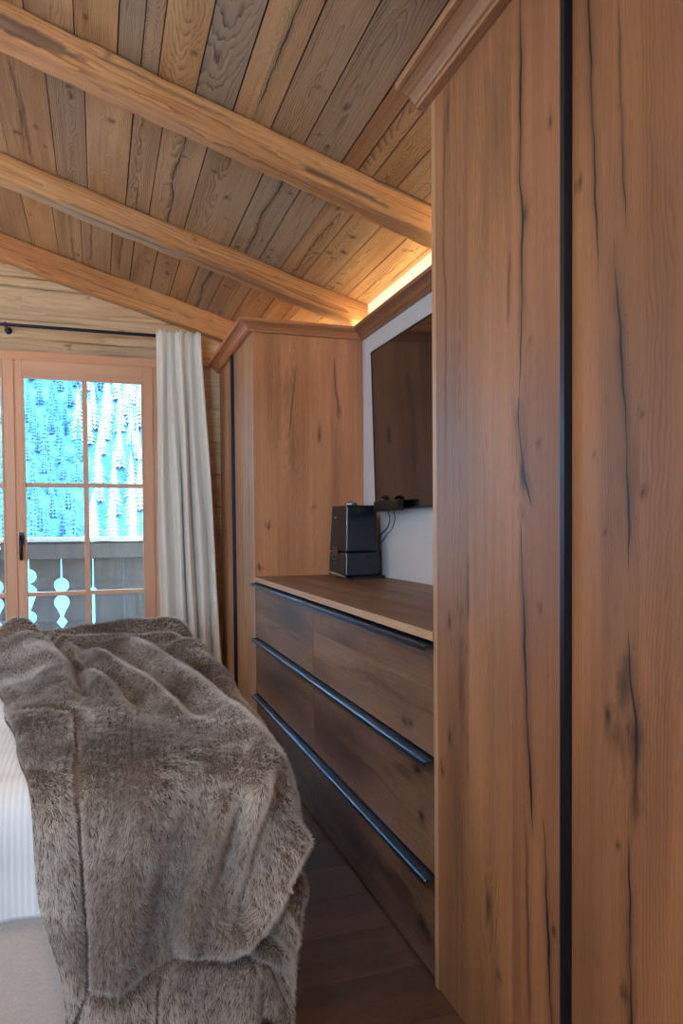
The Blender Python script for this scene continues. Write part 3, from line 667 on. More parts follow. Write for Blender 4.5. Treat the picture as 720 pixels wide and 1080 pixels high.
DK = {(0, 0): ([(.08, .10, .03, .05, .85), (.22, .14, .03, .10, .7), (.35, .12, .02, .12, .7), (.62, .10, .03, .2, .6), (.12, .18, .02, .12, .55)], []),
      (0, 1): ([(.11, .235, .015, .03, .9), (.08, .12, .02, .02, .9), (.20, .20, .012, .08, .6), (.30, .16, .012, .06, .5)], []),
      (0, 2): ([(.19, .045, .014, .018, .9), (.15, .05, .01, .012, .9), (.40, .12, .02, .12, .4)], []),
      (1, 0): ([(.6, .14, .03, .15, .6), (.2, .1, .02, .1, .5)], []), (1, 1): ([(.5, .15, .05, .25, .6), (.2, .1, .02, .1, .4)], []), (1, 2): ([(.35, .2, .04, .25, .5), (.7, .1, .02, .1, .4)], [])}
for ci, (a, b) in enumerate(cols):
    for ri, (z0, z1) in enumerate(rowz):
        sdn += 1
        # grain runs along y; boards stacked in z
        hgt = z1 - z0; kn = [(k[1], k[0], k[2], k[3], k[4]) for k in DK[(ci, ri)][0]]
        bo = [hgt * .46, hgt * .54] if (ci + ri) % 2 else [hgt * .62, hgt * .38]
        dr = boards_mesh('drawer', (XD, a, z0), (0, 0, 1), (0, 1, 0), (-1, 0, 0), bo, b - a, .022, OAKD, sb, cell=(.006, .012), seed=300 + sdn * 3, styles=['flat', 'flat', 'quarter'], knots=kn,
                         cracks=[([(hgt * .35, .15), (hgt * .45, .45), (hgt * .3, .8)], .0006)], tone=[.3 + .1 * ri, .45 + .12 * ci])
        # angled grip profile on the top edge
        m = MB(); t = z1
        m.prism([(XD + .022, t), (XD + .022, t + .0035), (XD - .026, t + .0035), (XD - .030, t), (XD - .030, t - .010), (XD - .027, t - .010), (XD - .027, t - .0005), (XD + .002, t)], 'y', a - (0 if ci == 0 else 0) + (.0 if ci else .0), b)
        m.build('handle', BLACKM, dr)['label'] = 'black metal grip strip along the top edge'
wt = boards_mesh('worktop', (XF - .001, Y1 + .001, .8995), (1, 0, 0), (0, 1, 0), (0, 0, 1), [.16, .15, .14, XW - XF - .452], Y2 - Y1 - .002, .024, OAKD, None, cell=(.008, .015), seed=91, styles=['flat', 'flat', 'quarter'], tone=[.2, .35, .15], knots=[(.25, 1.2, .02, .1, .5), (.1, .7, .015, .08, .5)])
tag(wt, 'smoked oak worktop with a pale front edge lying over the drawers', 'worktop')
e = boards_mesh('edge_strip', (XF - .002, Y1 + .001, .8755), (0, 0, 1), (0, 1, 0), (-1, 0, 0), [.024], Y2 - Y1 - .002, .001, OAKE, wt, cell=(.004, .02), seed=8, styles=['quarter']); e['label'] = 'pale oak front edge'

# ================================================================== TELEVISION, BOX, HUMIDIFIER
def tvglass():
    t = NT('television_screen'); t.bs(Base_Color=(.004, .004, .005), Roughness=.06, Specular_IOR_Level=.9); t.put(t.b.inputs['Coat Weight'], .25); t.put(t.b.inputs['Coat Roughness'], .03); t.put(t.b.inputs['Coat IOR'], 1.9); return t.m
tilt = .016 / .82
tv = empty('television', (1.375, 2.76, 1.246), 'large black flat television tilted slightly forward on the white wall', 'television')
tv.rotation_euler = (0, -math.atan(.02 / .82), 0)
def tvpart(name, fn, mat):
    m = MB(); fn(m); me = m.mesh(name); return link(name, me, mat, tv, world=False)
YT = .735
tvpart('screen', lambda m: m.box(-.001, .003, -YT + .007, YT - .007, .009, .813), tvglass())
def bez(m):
    m.box(-.004, .026, -YT, YT, 0, .009, .001); m.box(-.004, .026, -YT, YT, .813, .82, .001); m.box(-.004, .026, -YT, -YT + .007, .0, .82, .001); m.box(-.004, .026, YT - .007, YT, 0, .82, .001)
tvpart('bezel', bez, plain('brushed_dark_bezel', lin(58, 56, 58), .3, .8).m)
tvpart('housing', lambda m: (m.box(.003, .024, -YT + .007, YT - .007, .009, .813), m.box(.024, .034, -.4, .4, .1, .6, .004)), BLACKP)
# small black box clipped at the lower far corner
bx = empty('media_box', (1.34, 3.2, 1.23), 'small black box with a glossy lens top at the lower left corner of the television', 'electronic box')
m = MB(); m.box(1.318, 1.348, 3.07, 3.385, 1.238, 1.290, .008); m.build('case', BLACKP, bx)
m = MB(); m.lathe([(.0, .020), (.012, .019), (.022, .013), (.027, .0), (.027, -.006)], (1.333, 3.27, 1.294), 20); m.build('lens_dome', plain('glossy_black', (.01, .01, .012), .08).m, bx)
def cord(name, pts, r, lab):
    P = [Vector(p) for p in pts]; out = []
    for i in range(len(P) - 1):
        p0 = P[max(i - 1, 0)]; p1 = P[i]; p2 = P[i + 1]; p3 = P[min(i + 2, len(P) - 1)]
        for k in range(8):
            t = k / 8; out.append(.5 * ((2 * p1) + (p2 - p0) * t + (2 * p0 - 5 * p1 + 4 * p2 - p3) * t * t + (3 * p1 - p0 - 3 * p2 + p3) * t ** 3))
    out.append(P[-1]); m = MB(); m.tube(out, r, 8); return tag(m.build(name, BLACKP), lab, 'cable')
cord('cable', [(1.356, 3.285, 1.24), (1.372, 3.30, 1.20), (1.385, 3.36, 1.16), (1.395, 3.46, 1.13), (1.405, 3.60, 1.08), (1.408, 3.70, 1.0), (1.405, 3.73, .907)], .0028, 'thin black cable hanging from the box, the one further left against the wall')
cord('cable', [(1.356, 3.215, 1.24), (1.370, 3.23, 1.20), (1.382, 3.30, 1.15), (1.392, 3.39, 1.12), (1.398, 3.52, 1.06), (1.398, 3.64, .98), (1.395, 3.68, .907)], .0022, 'thinner black cable hanging slightly right of the other below the television')

def humidifier():
    h = empty('humidifier', (1.268, 3.50, .90), 'black tower humidifier with a round silver nozzle standing on the worktop', 'humidifier', rz=.10)
    glossy = plain('glossy_navy_black_plastic', lin(22, 30, 42), .16).m
    # tapered body: wider at the base.   local x right, y away
    def tap(m, x0, x1, y0, y1, z0, z1, tx0, tx1, ty0, ty1, bev=.012):
        bm = bmesh.new(); bmesh.ops.create_cube(bm, size=1)
        for v in bm.verts:
            top = v.co.z > 0
            X = (tx0 if v.co.x < 0 else tx1) if top else (x0 if v.co.x < 0 else x1)
            Y = (ty0 if v.co.y < 0 else ty1) if top else (y0 if v.co.y < 0 else y1)
            v.co = Vector((X, Y, z1 if top else z0))
        bmesh.ops.bevel(bm, geom=bm.edges[:], offset=bev, segments=4, profile=.6, affect='EDGES')
        for i, v in enumerate(bm.verts): v.index = i
        m.add([v.co for v in bm.verts], [[v.index for v in f.verts] for f in bm.faces], 0, False); bm.free()
    def P(name, fn, mat):
        m = MB(); fn(m); return link(name, m.mesh(name), mat, h, world=False)
    # lower base and upper tank
    P('base', lambda m: tap(m, -.105, .085, -.09, .13, .012, .135, -.100, .081, -.086, .125), glossy)
    P('water_tank', lambda m: tap(m, -.1, .081, -.086, .125, .137, .372, -.088, .070, -.076, .112, .01), glossy)
    P('tank_side', lambda m: tap(m, .0825, .1025, -.07, .12, .03, .34, .072, .088, -.06, .105, .004), plain('smoky_brown_tank', lin(74, 50, 38), .2).m)['label'] = 'smoky brown translucent edge of the water tank'
    P('foot_tray', lambda m: tap(m, -.07, .112, -.105, .12, .0, .012, -.068, .11, -.103, .118, .003), BLACKP)
    P('nozzle', lambda m: (m.lathe([(.0, .018), (.02, .018), (.033, .012), (.035, .004), (.031, -.004)], (-.028, 0, .373), 28), m.lathe([(.0, .026), (.010, .026), (.012, .016)], (-.028, 0, .372), 20)), SILVER)
    def band(m):
        pts = []
        for i in range(13):
            t = i / 12; pts.append((-.1075 + .012 * t ** 2, .115 - .19 * t, .034 - .024 * t ** .6))
        m.tube(pts, [.004 + .006 * math.sin(PI * i / 12) for i in range(13)], 10)
    P('base_trim', band, SILVER)['label'] = 'curved silver trim at the foot'
    P('display', lambda m: m.prism([(.01, .115), (.07, .115), (.07, .158), (.01, .158)], 'x', -.1045, -.1005), plain('amber_display', lin(92, 66, 50), .3).m)
    for i in range(3):
        for j in range(2):
            P('button', lambda m: m.prism([(.012 + .034 * j, .05 + .02 * i), (.036 + .034 * j, .05 + .02 * i), (.036 + .034 * j, .062 + .02 * i), (.012 + .034 * j, .062 + .02 * i)], 'x', -.1055, -.102), plain('grey_key', lin(58, 62, 70), .3).m)
    # small pale maker's mark on the left face (short row of strokes)
    def mark(m):
        for k, (a, b) in enumerate(((0, .005), (.008, .011), (.014, .022))): m.box(-.0935, -.0905, .072 - b, .072 - a, .306, .315)
    P('maker_mark', mark, SILVER)
    P('latch', lambda m: m.lathe([(.0, -.004), (.008, -.003), (.010, .0)], (.02, -.0875, .115), 20, ax='y'), BLACKP)
    return h
humidifier()

# ================================================================== LED STRIP + CEILING LAMPS
def emis(name, col, st):
    t = NT(name); t.b.inputs['Base Color'].default_value = (*col, 1); t.b.inputs['Emission Color'].default_value = (*col, 1); t.b.inputs['Emission Strength'].default_value = st; return t.m
m = MB(); m.box(1.352, 1.362, 1.66, 3.76, 2.2525, 2.2545)
tag(m.build('led_strip', emis('warm_led', (1, .72, .33), 40.)), 'warm glowing light strip lying on top of the niche cornice', 'light strip')
m = MB(); m.box(1.30, 1.31, 3.84, 4.80, 2.2025, 2.2045); tag(m.build('led_strip', emis('warm_led2', (1, .72, .33), 40.)), 'warm glowing light strip on top of the corner cupboard', 'light strip')

def area(name, loc, rot, sx, sy_, energy, col):
    l = bpy.data.lights.new(name, 'AREA'); l.shape = 'RECTANGLE'; l.size = sx; l.size_y = sy_; l.energy = energy; l.color = col
    o = bpy.data.objects.new(name, l); C.objects.link(o); o.location = loc; o.rotation_euler = rot; return o
# recessed ceiling spots behind and left of the camera
for i, (x, y) in enumerate(((.1, -.6), (-1.4, -.6), (-1.4, 1.2), (-1.6, 3.2))):
    z = ceil_z(x) - .006
    m = MB(); m.lathe([(.05, -.0), (.062, -.004), (.062, .012), (.05, .012)], (x, y, z - .01), 24)
    r = empty('ceiling_spotlight', (x, y, z), 'round recessed ceiling spotlight beyond the frame', 'lamp', 'recessed ceiling spotlights')
    m.build('ring', SILVER, r)
    m = MB(); m.lathe([(.0, -.002), (.049, -.002)], (x, y, z - .004), 24); m.build('lens', emis('warm_bulb', (1, .78, .55), 12.), r)
    l = bpy.data.lights.new('spot', 'SPOT'); l.energy = 62; l.color = (1, .84, .66); l.spot_size = 2.6; l.spot_blend = 1.; l.shadow_soft_size = .06
    o = bpy.data.objects.new('spotlight_bulb', l); C.objects.link(o); o.location = (x, y, z - .03); o.parent = None

for i, y in enumerate((1.15, 3.85)):  # unseen lamps, added to brighten the ceiling
    r = empty('fill_lamp', (XL, y, 1.45), 'unseen cone shaped lamp added on the left wall to brighten the ceiling', 'lamp', 'added ceiling fill lamps')
    m = MB(); m.box(XL + .001, XL + .02, y - .05, y + .05, 1.38, 1.50, .004); m.tube([(XL + .02, y, 1.44), (XL + .12, y, 1.44)], .008, 8); m.build('bracket', BLACKM, r)
    m = MB(); m.lathe([(.05, -.09), (.11, .09)], (XL + .16, y, 1.50), 28); m.build('fill_lamp_shade', LINEN, r)
    m = MB(); m.lathe([(0, -.04), (.03, -.03), (.035, 0), (.02, .03), (0, .035)], (XL + .16, y, 1.50), 16); m.build('bulb', emis('fill_bulb', (1, .84, .66), 30.), r)
    l = bpy.data.lights.new('fill_light', 'POINT'); l.energy = 60; l.color = (1, .88, .74); l.shadow_soft_size = .05
    o = bpy.data.objects.new('fill_bulb_light', l); C.objects.link(o); o.location = (XL + .16, y, 1.56)
# ================================================================== CURTAIN
rod = empty('curtain_rod', (-.4, 4.72, 2.384), 'thin dark metal curtain rod across the log wall above the window', 'curtain rod')
m = MB(); m.tube([(-2.3, 4.72, 2.384), (.61, 4.72, 2.384)], .010, 12); m.build('pole', plain('dark_blue_black_metal', lin(34, 44, 60), .35, .5).m, rod)
for xx in (-.50, -1.9, .58):
    m = MB(); m.tube([(xx, 4.72, 2.384), (xx, 4.80, 2.384), (xx, 4.867, 2.384)], .007, 10); m.lathe([(.0, -.006), (.022, -.006), (.022, .0)], (xx, 4.867, 2.384), 20, ax='y'); m.lathe([(.0145, -.008), (.0145, .008)], (xx, 4.72, 2.384), 16, ax='x'); m.build('bracket', BLACKM, rod)
m = MB(); m.lathe([(0, .0), (.016, .004), (.018, .014), (.012, .026), (0, .03)], (.61, 4.72, 2.384), 16, ax='x'); m.build('finial', BLACKM, rod)
def curtain():
    NS, NT_ = 260, 150; V = []; rng = np.random.RandomState(5)
    s = np.linspace(0, 1, NS + 1); t = np.linspace(0, 1, NT_ + 1)
    S_, T_ = np.meshgrid(s, t, indexing='ij')
    Z = 2.405 - T_ * (2.405 - .012)
    # edges: straight left edge, right edge fanning outwards
    xl = .362 + .012 * T_; xr = .640 + .085 * np.clip(T_ * 1.1, 0, 1) ** .9 + .03 * T_
    fold = 5.0
    ss = S_ + .035 * np.sin(2 * PI * S_ * 1.7 + 1) * (0.3 + T_)
    ph = 2 * PI * fold * ss + .6 * np.sin(3 * T_ + S_ * 4)
    amp = (.020 + .030 * np.clip(T_ * 2, 0, 1)) * (1 - .45 * np.exp(-((S_ - .16) / .13) ** 2))
    Y = 4.672 + .04 * np.clip(T_ * 4, 0, 1) + amp * np.sin(ph) + .012 * np.sin(ph * .5 + 2)
    gather = np.exp(-(T_ / .035) ** 2)
    Y = Y + gather * .008 * np.sin(2 * PI * S_ * 34)
    X = xl + (xr - xl) * (S_ + .012 * np.sin(ph + 1.1))
    X = X + .004 * np.sin(T_ * 9 + S_ * 11)
    # heading frill above the rod
    Y = Y + np.where(T_ < .012, .006 * np.sin(2 * PI * S_ * 30), 0); Z = Z + .006 * np.sin(2 * PI * S_ * 13) * np.exp(-(T_ / .02) ** 2)
    Y = np.minimum(Y, 4.80)
    P = np.stack([X, Y, Z], -1).reshape(-1, 3); idx = np.arange(P.shape[0]).reshape(NS + 1, NT_ + 1)
    F = np.stack([idx[:-1, :-1], idx[1:, :-1], idx[1:, 1:], idx[:-1, 1:]], -1).reshape(-1, 4)
    me = bpy.data.meshes.new('curtain'); me.from_pydata(P.tolist(), [], F.tolist()); smooth(me)
    o = link('curtain', me, LINEN); md = o.modifiers.new('thickness', 'SOLIDIFY'); md.thickness = .0015
    return tag(o, 'long pale linen curtain hanging in folds right of the balcony door', 'curtain')
curtain()
# ================================================================== BED
bed = empty('bed', (-.62, 2.5, 0), 'low upholstered beige double bed standing left with its foot towards the drawers', 'bed')
m = MB(); m.box(-1.72, .315, 1.56, 3.50, .07, .405, .03); m.build('bed_base', UPHOL, bed)
m = MB(); m.box(-1.70, .30, 1.57, 3.49, .405, .62, .06); m.build('mattress', MATT, bed)
m = MB(); m.box(-1.86, -1.725, 1.5, 3.55, .05, 1.15, .03); m.build('headboard', UPHOL, bed)
for x in (-1.6, .22):
    for y in (1.68, 3.36):
        m = MB(); m.lathe([(.0, 0), (.022, 0), (.03, .075), (0, .075)], (x, y, 0), 16); m.build('leg', BLACKP, bed)
HPI = PI / 2
def drape(a, b, xe, ye, zt, R=.11, p=2.6, fl=.10):
    cx, cy = xe - R, ye + R
    aa = np.maximum(a, 0); bb = np.maximum(b, 0); L = (aa ** p + bb ** p) ** (1 / p); ph = np.arctan2(bb, aa + 1e-9)
    A = np.minimum(L / R, HPI); rest = np.maximum(L - R * HPI, 0)
    out = R * np.sin(A) + rest * fl; dn = R * (1 - np.cos(A)) + rest * math.sqrt(1 - fl * fl)
    return np.stack([cx + np.minimum(a, 0) + out * np.cos(ph), cy - np.minimum(b, 0) - out * np.sin(ph), zt - dn], -1)
def grid_normals(P):
    du = np.gradient(P, axis=0); dv = np.gradient(P, axis=1); n = -np.cross(du, dv); n /= np.linalg.norm(n, axis=-1, keepdims=True) + 1e-12
    return n
def grid_mesh(name, P, mat, flip=True):
    a, b = P.shape[:2]; idx = np.arange(a * b).reshape(a, b)
    F = np.stack([idx[:-1, :-1], idx[1:, :-1], idx[1:, 1:], idx[:-1, 1:]], -1).reshape(-1, 4)
    if flip: F = F[:, ::-1]
    me = bpy.data.meshes.new(name); me.from_pydata(P.reshape(-1, 3).tolist(), [], F.tolist()); smooth(me)
    return link(name, me, mat)
# white quilted bedspread
def spread():
    t = NT('white_quilted_cotton'); uv = t.attr('gc').outputs['Vector']; g = t.sep(uv)
    st = t.math('SINE', t.math('MULTIPLY', g[0], 2 * PI / .012)); st2 = t.math('SINE', t.math('MULTIPLY', g[1], 2 * PI / .018))
    w = t.noise(uv, 900, 2)
    h = t.math('ADD', t.math('MULTIPLY', st, .35), t.math('MULTIPLY', w, .5))
    t.bs(Base_Color=t.mix(t.ss(h, -.4, .5), lin(204, 207, 216), lin(218, 221, 228)), Roughness=.9, Sheen_Weight=.2); t.bump(h, .35, .0015)
    a = np.linspace(-1.92, .31, 240); b = np.linspace(-1.95, .312, 240); A, B = np.meshgrid(a, b, indexing='ij')
    P = drape(A, B, .345, 1.525, .645)
    N = grid_normals(P)
    hang = np.clip(np.maximum(A, B) / .3, 0, 1)
    d = .004 * snoise(A * 2, B * 2, 5, 3) + hang * .012 * np.sin(A * 19 + 1.5 * np.sin(A * 5) + B * 4) * (B > 0) + .004 * snoise(A * 5, B * 5, 8, 2)
    P = P + N * d[..., None]; 
    o = grid_mesh('bedspread', P, t.m); set_attr(o.data, 'gc', np.stack([A, B, A * 0], -1), True)
    md = o.modifiers.new('thickness', 'SOLIDIFY'); md.thickness = .006; md.offset = -1
    tag(o, 'white fine-striped bedspread hanging over the bed edge, left of the fur throw', 'bedspread')
spread()

# fur throw -------------------------------------------------------------
RIDGES = [  # points (a, b), height, width  (a across the bed, b along towards the near edge)
    ([(-.72, -1.99), (-.575, -1.465), (-.445, -.945), (-.40, -.515), (-.40, -.30)], .042, .070),
    ([(-.60, -2.0), (-.47, -1.45), (-.385, -.90), (-.36, -.46)], -.040, .024),
    ([(-.50, -1.6), (-.43, -1.30), (-.335, -.825), (-.290, -.455), (-.27, -.25)], .040, .040),
    ([(-.395, -1.285), (-.350, -.91), (-.265, -.60), (-.225, -.42)], -.038, .024),
    ([(-.36, -1.285), (-.290, -1.0), (-.20, -.62), (-.14, -.36), (-.08, -.15)], .034, .036),
    ([(-.26, -1.34), (-.18, -.845), (-.115, -.425), (-.085, -.215)], -.038, .024),
    ([(-.225, -1.45), (-.11, -.825), (-.03, -.345), (.02, -.10), (.05, .02)], .036, .045),
    ([(-.12, -1.5), (-.02, -.9), (.045, -.44), (.10, -.15)], -.030, .024),
    ([(-.02, -1.35), (.06, -.9), (.12, -.45), (.17, -.16), (.20, .02)], .028, .045),
    ([(-.75, -1.75), (-.45, -1.70), (-.20, -1.86), (.02, -1.90), (.12, -1.80)], .045, .06),
    ([(-.60, -1.52), (-.35, -1.55), (-.10, -1.62), (.08, -1.55)], .025, .05),
    ([(-.30, -1.5), (-.1, -1.28), (.1, -1.1)], .02, .05),
    # hanging front
    ([(-.215, .05), (-.235, .18), (-.262, .32), (-.30, .45), (-.33, .60)], .020, .045),
    ([(-.02, -.02), (-.085, .10), (-.135, .18), (-.165, .25), (-.195, .32), (-.20, .39), (-.205, .50)], -.045, .030),
    ([(-.07, .10), (-.105, .21), (-.135, .30), (-.155, .38), (-.155, .43)], .040, .030),
    ([(-.02, .12), (-.060, .22), (-.088, .32)], -.032, .022),
    ([(.03, .08), (-.03, .22), (-.07, .34), (-.10, .40)], .034, .028),
    ([(.10, .05), (.04, .20), (-.02, .31), (-.09, .40)], -.040, .028),
    ([(.22, .10), (.15, .24), (.07, .335), (-.03, .405), (-.12, .425)], .055, .042),
    ([(.30, .385), (.16, .40), (.05, .415), (-.03, .445), (-.06, .475)], -.042, .024),
    ([(.36, .30), (.26, .42), (.13, .455), (.03, .47)], .030, .035),
    ([(.28, .02), (.27, .15), (.30, .28)], -.030, .030),
    ([(.36, .0), (.37, .16), (.42, .30)], .035, .040),
    ([(.40, -.5), (.44, -.2), (.40, .04)], -.03, .05),
    ([(.2, -1.1), (.3, -.6), (.36, -.25)], .02, .06),
]
SEAMS = [[(-.375, -.30), (-.362, -.1), (-.360, .075), (-.350, .255), (-.345, .38), (-.345, .47)], [(-.345, .47), (-.28, .487), (-.215, .455), (-.17, .44), (-.13, .445), (-.075, .458), (.05, .47), (.165, .475), (.35, .48), (.5, .48)], [(-.205, .45), (-.215, .52), (-.22, .60)], [(-.375, -.30), (-.45, -.36), (-.50, -.42)], [(-.345, .47), (-.38, .56), (-.39, .66)]]
def pl_dist(A, B, pts):
    D = np.full(A.shape, 9.); T = np.zeros(A.shape); tot = sum(math.dist(pts[i], pts[i + 1]) for i in range(len(pts) - 1)); acc = 0
    for (x0, y0), (x1, y1) in zip(pts[:-1], pts[1:]):
        dx, dy = x1 - x0, y1 - y0; l2 = dx * dx + dy * dy
        t = np.clip(((A - x0) * dx + (B - y0) * dy) / l2, 0, 1); d = np.hypot(A - x0 - t * dx, B - y0 - t * dy)
        m_ = d < D; D = np.where(m_, d, D); T = np.where(m_, (acc + t * math.sqrt(l2)) / tot, T); acc += math.sqrt(l2)
    return D, T
def throw():
    nb_, na = 360, 230
    bv = np.concatenate([np.linspace(-2.02, -.6, 110), np.linspace(-.6, .63, nb_ - 110 + 1)[1:]]); nb2 = len(bv)
    aleft = np.interp(bv, [-2.02, -1.0, -.28, -.08, .13, .30, .44, .63], [-.86, -.64, -.515, -.475, -.445, -.425, -.40, -.375]) + .037 + .005 * np.sin(bv * 17)
    S_, B = np.meshgrid(np.linspace(0, 1, na), bv, indexing='ij')
    A = aleft[None, :] * (1 - S_) + .50 * S_
    # hem: wavy lower edge
    hem = .60 + .035 * np.sin(A * 9 + 2) + np.where(A < -.25, .05, 0) - .05 * np.exp(-((A + .2) / .03) ** 2)
    B = np.where(B > .3, .3 + (B - .3) * (hem - .3) / .33, B)
    P = drape(A, B, .385, 1.475, .672, fl=.045)
    N = grid_normals(P)
    D = np.zeros(A.shape)
    for pts, h, w in RIDGES:
        d, t = pl_dist(A - .035, B, pts); env = np.clip(np.minimum(t, 1 - t) * 5 + .25, 0, 1)
        D += h * (1.35 if max(p[1] for p in pts) < .1 else 1.15) * np.exp(-(d / w) ** 2) * env
    topm = np.clip(-np.maximum(A, B) / .15, 0, 1)
    D += .012 * snoise(A * 1.6, B * 1.0, 77, 3) * (1 - .0 * topm) + .012
    D += .020 * np.clip((B - .42) / .1, 0, 1) * np.sin(A * 30 + 1) * np.clip((B - .4) / .2, 0, 1)
    # corner gathers on the foot side
    D += .016 * np.clip(A / .3, 0, 1) * np.sin(B * 14 + 1.0) * (B < .3)
    D = np.where(A > .18, D * np.clip(1 - (A - .18) * 1.8, .5, 1), D)
    ds = np.full(A.shape, 9.)
    for s_ in SEAMS: ds = np.minimum(ds, pl_dist(A - .035, B, s_)[0])
    D -= .020 * np.exp(-(ds / .011) ** 2)
    D = np.maximum(D, .003 - .008 * (B > .1))
    # border sags to meet the bedspread
    D *= np.clip(S_ / .03, .25, 1)
    P = P + N * D[..., None]
    P[..., 2] = np.maximum(P[..., 2], .035)
    # far hem rolls over the bed's far edge a little
    P = P + 0
    N = grid_normals(P)
    t = NT('fur_ground'); o_ = t.geo()
    t.bs(Base_Color=lin(92, 76, 66), Roughness=.95); 
    o = grid_mesh('fur_throw', P, t.m)
    md = o.modifiers.new('thickness', 'SOLIDIFY'); md.thickness = .010; md.offset = -1
    tag(o, 'grey-brown fur throw spread over the foot of the bed and hanging to the floor', 'throw blanket')
    # ---- pile: real strands, density by surface area
    rg = np.random.RandomState(3)
    a, b = P.shape[:2]
    q00, q10, q01, q11 = P[:-1, :-1], P[1:, :-1], P[:-1, 1:], P[1:, 1:]
    ar = np.linalg.norm(np.cross(q11 - q00, q10 - q01), axis=-1) / 2
    dist = np.linalg.norm((q00 + q11) / 2 - np.array([0, 0, 1.165]), axis=-1)
    wgt = ar / np.clip(dist / 1.6, .8, 2.2) ** 2.0
    Ntot = 330000
    cum = np.cumsum(wgt.ravel()); pick = np.searchsorted(cum, rg.uniform(0, cum[-1], Ntot)); i, j = np.unravel_index(pick, wgt.shape)
    u, v = rg.uniform(0, 1, Ntot)[:, None], rg.uniform(0, 1, Ntot)[:, None]
    def bil(G): return G[i, j] * (1 - u) * (1 - v) + G[i + 1, j] * u * (1 - v) + G[i, j + 1] * (1 - u) * v + G[i + 1, j + 1] * u * v
    R0 = bil(P); Nn = bil(N); Nn /= np.linalg.norm(Nn, axis=1, keepdims=True)
    Td = np.gradient(P, axis=1); Td /= np.linalg.norm(Td, axis=-1, keepdims=True) + 1e-9; Ta = np.gradient(P, axis=0); Ta /= np.linalg.norm(Ta, axis=-1, keepdims=True) + 1e-9
    T1 = bil(Td); T2 = bil(Ta)
    ab = np.stack([bil(A[..., None])[:, 0], bil(B[..., None])[:, 0]], 1); sdist = bil(ds[..., None])[:, 0]
    dd = dist[i, j]
    k1 = snoise(ab[:, 0] * 28, ab[:, 1] * 22, 21, 2)[:, None]; k2 = snoise(ab[:, 0] * 26, ab[:, 1] * 24, 22, 2)[:, None]
    k3 = snoise(ab[:, 0] * 3, ab[:, 1] * 3, 23, 2)[:, None]
    dirn = Nn * .42 + T1 * (.60 + .25 * k3) + T2 * (.30 * k3) + T1 * k1 * .26 + T2 * k2 * .40 + rg.normal(0, .15, (Ntot, 3))
    dirn /= np.linalg.norm(dirn, axis=1, keepdims=True)
    Ln = (.017 + .003 * k3[:, 0] + .003 * k1[:, 0]) * rg.uniform(.6, 1.15, Ntot)
    Ln *= np.clip(sdist / .012, .25, 1)
    K = 5; pts = np.zeros((Ntot, K, 3)); cur = R0 - Nn * .002; dv = Nn * .75 + dirn * .6
    for k in range(K):
        pts[:, k] = cur; dv = dv / np.linalg.norm(dv, axis=1, keepdims=True); cur = cur + dv * (Ln / (K - 1))[:, None]
        dv = dv * .62 + dirn * .42 + np.array([0, 0, -.09])
    rad = np.linspace(1, .12, K)[None, :] * (.00042 * np.clip(dd / 1.7, .8, 2.4))[:, None]
    cv = bpy.data.hair_curves.new('fur_pile'); cv.add_curves([K] * Ntot)
    cv.attributes['position'].data.foreach_set('vector', pts.astype(np.float32).ravel())
    ra = cv.attributes.get('radius') or cv.attributes.new('radius', 'FLOAT', 'POINT'); ra.data.foreach_set('value', rad.astype(np.float32).ravel())
    # natural colouring: patches of darker and paler hair
    pc = .52 + .62 * snoise(ab[:, 0] * 2.2, ab[:, 1] * 1.5, 31, 3) + .16 * snoise(ab[:, 0] * 14, ab[:, 1] * 10, 32, 2) + rg.normal(0, .12, Ntot)
    border = np.clip(((ab[:, 1] > .47) | (ab[:, 0] < np.interp(ab[:, 1], [-.3, .47], [-.34, -.31])) & (ab[:, 1] > -.3)).astype(float), 0, 1)
    at = cv.attributes.new('tone', 'FLOAT', 'CURVE'); at.data.foreach_set('value', np.clip(pc - .12 * border, 0, 1).astype(np.float32))
    t = NT('fur_hair'); tn = t.attr('tone').outputs['Fac']; hi = t.n('ShaderNodeHairInfo').outputs['Intercept']
    root = t.mix(tn, lin(88, 76, 69), lin(146, 132, 124)); midc = t.mix(tn, lin(142, 130, 124), lin(222, 212, 206)); tip = t.mix(tn, lin(186, 184, 184), lin(246, 245, 244))
    c = t.mix(t.ss(hi, .05, .5), root, midc); c = t.mix(t.ss(hi, .5, .95), c, tip)
    t.bs(Base_Color=c, Roughness=.55, Sheen_Weight=.1, Specular_IOR_Level=.3)
    fo = bpy.data.objects.new('fur_pile', cv); C.objects.link(fo); cv.materials.append(t.m); fo.parent = o; fo['kind'] = 'stuff'
throw()

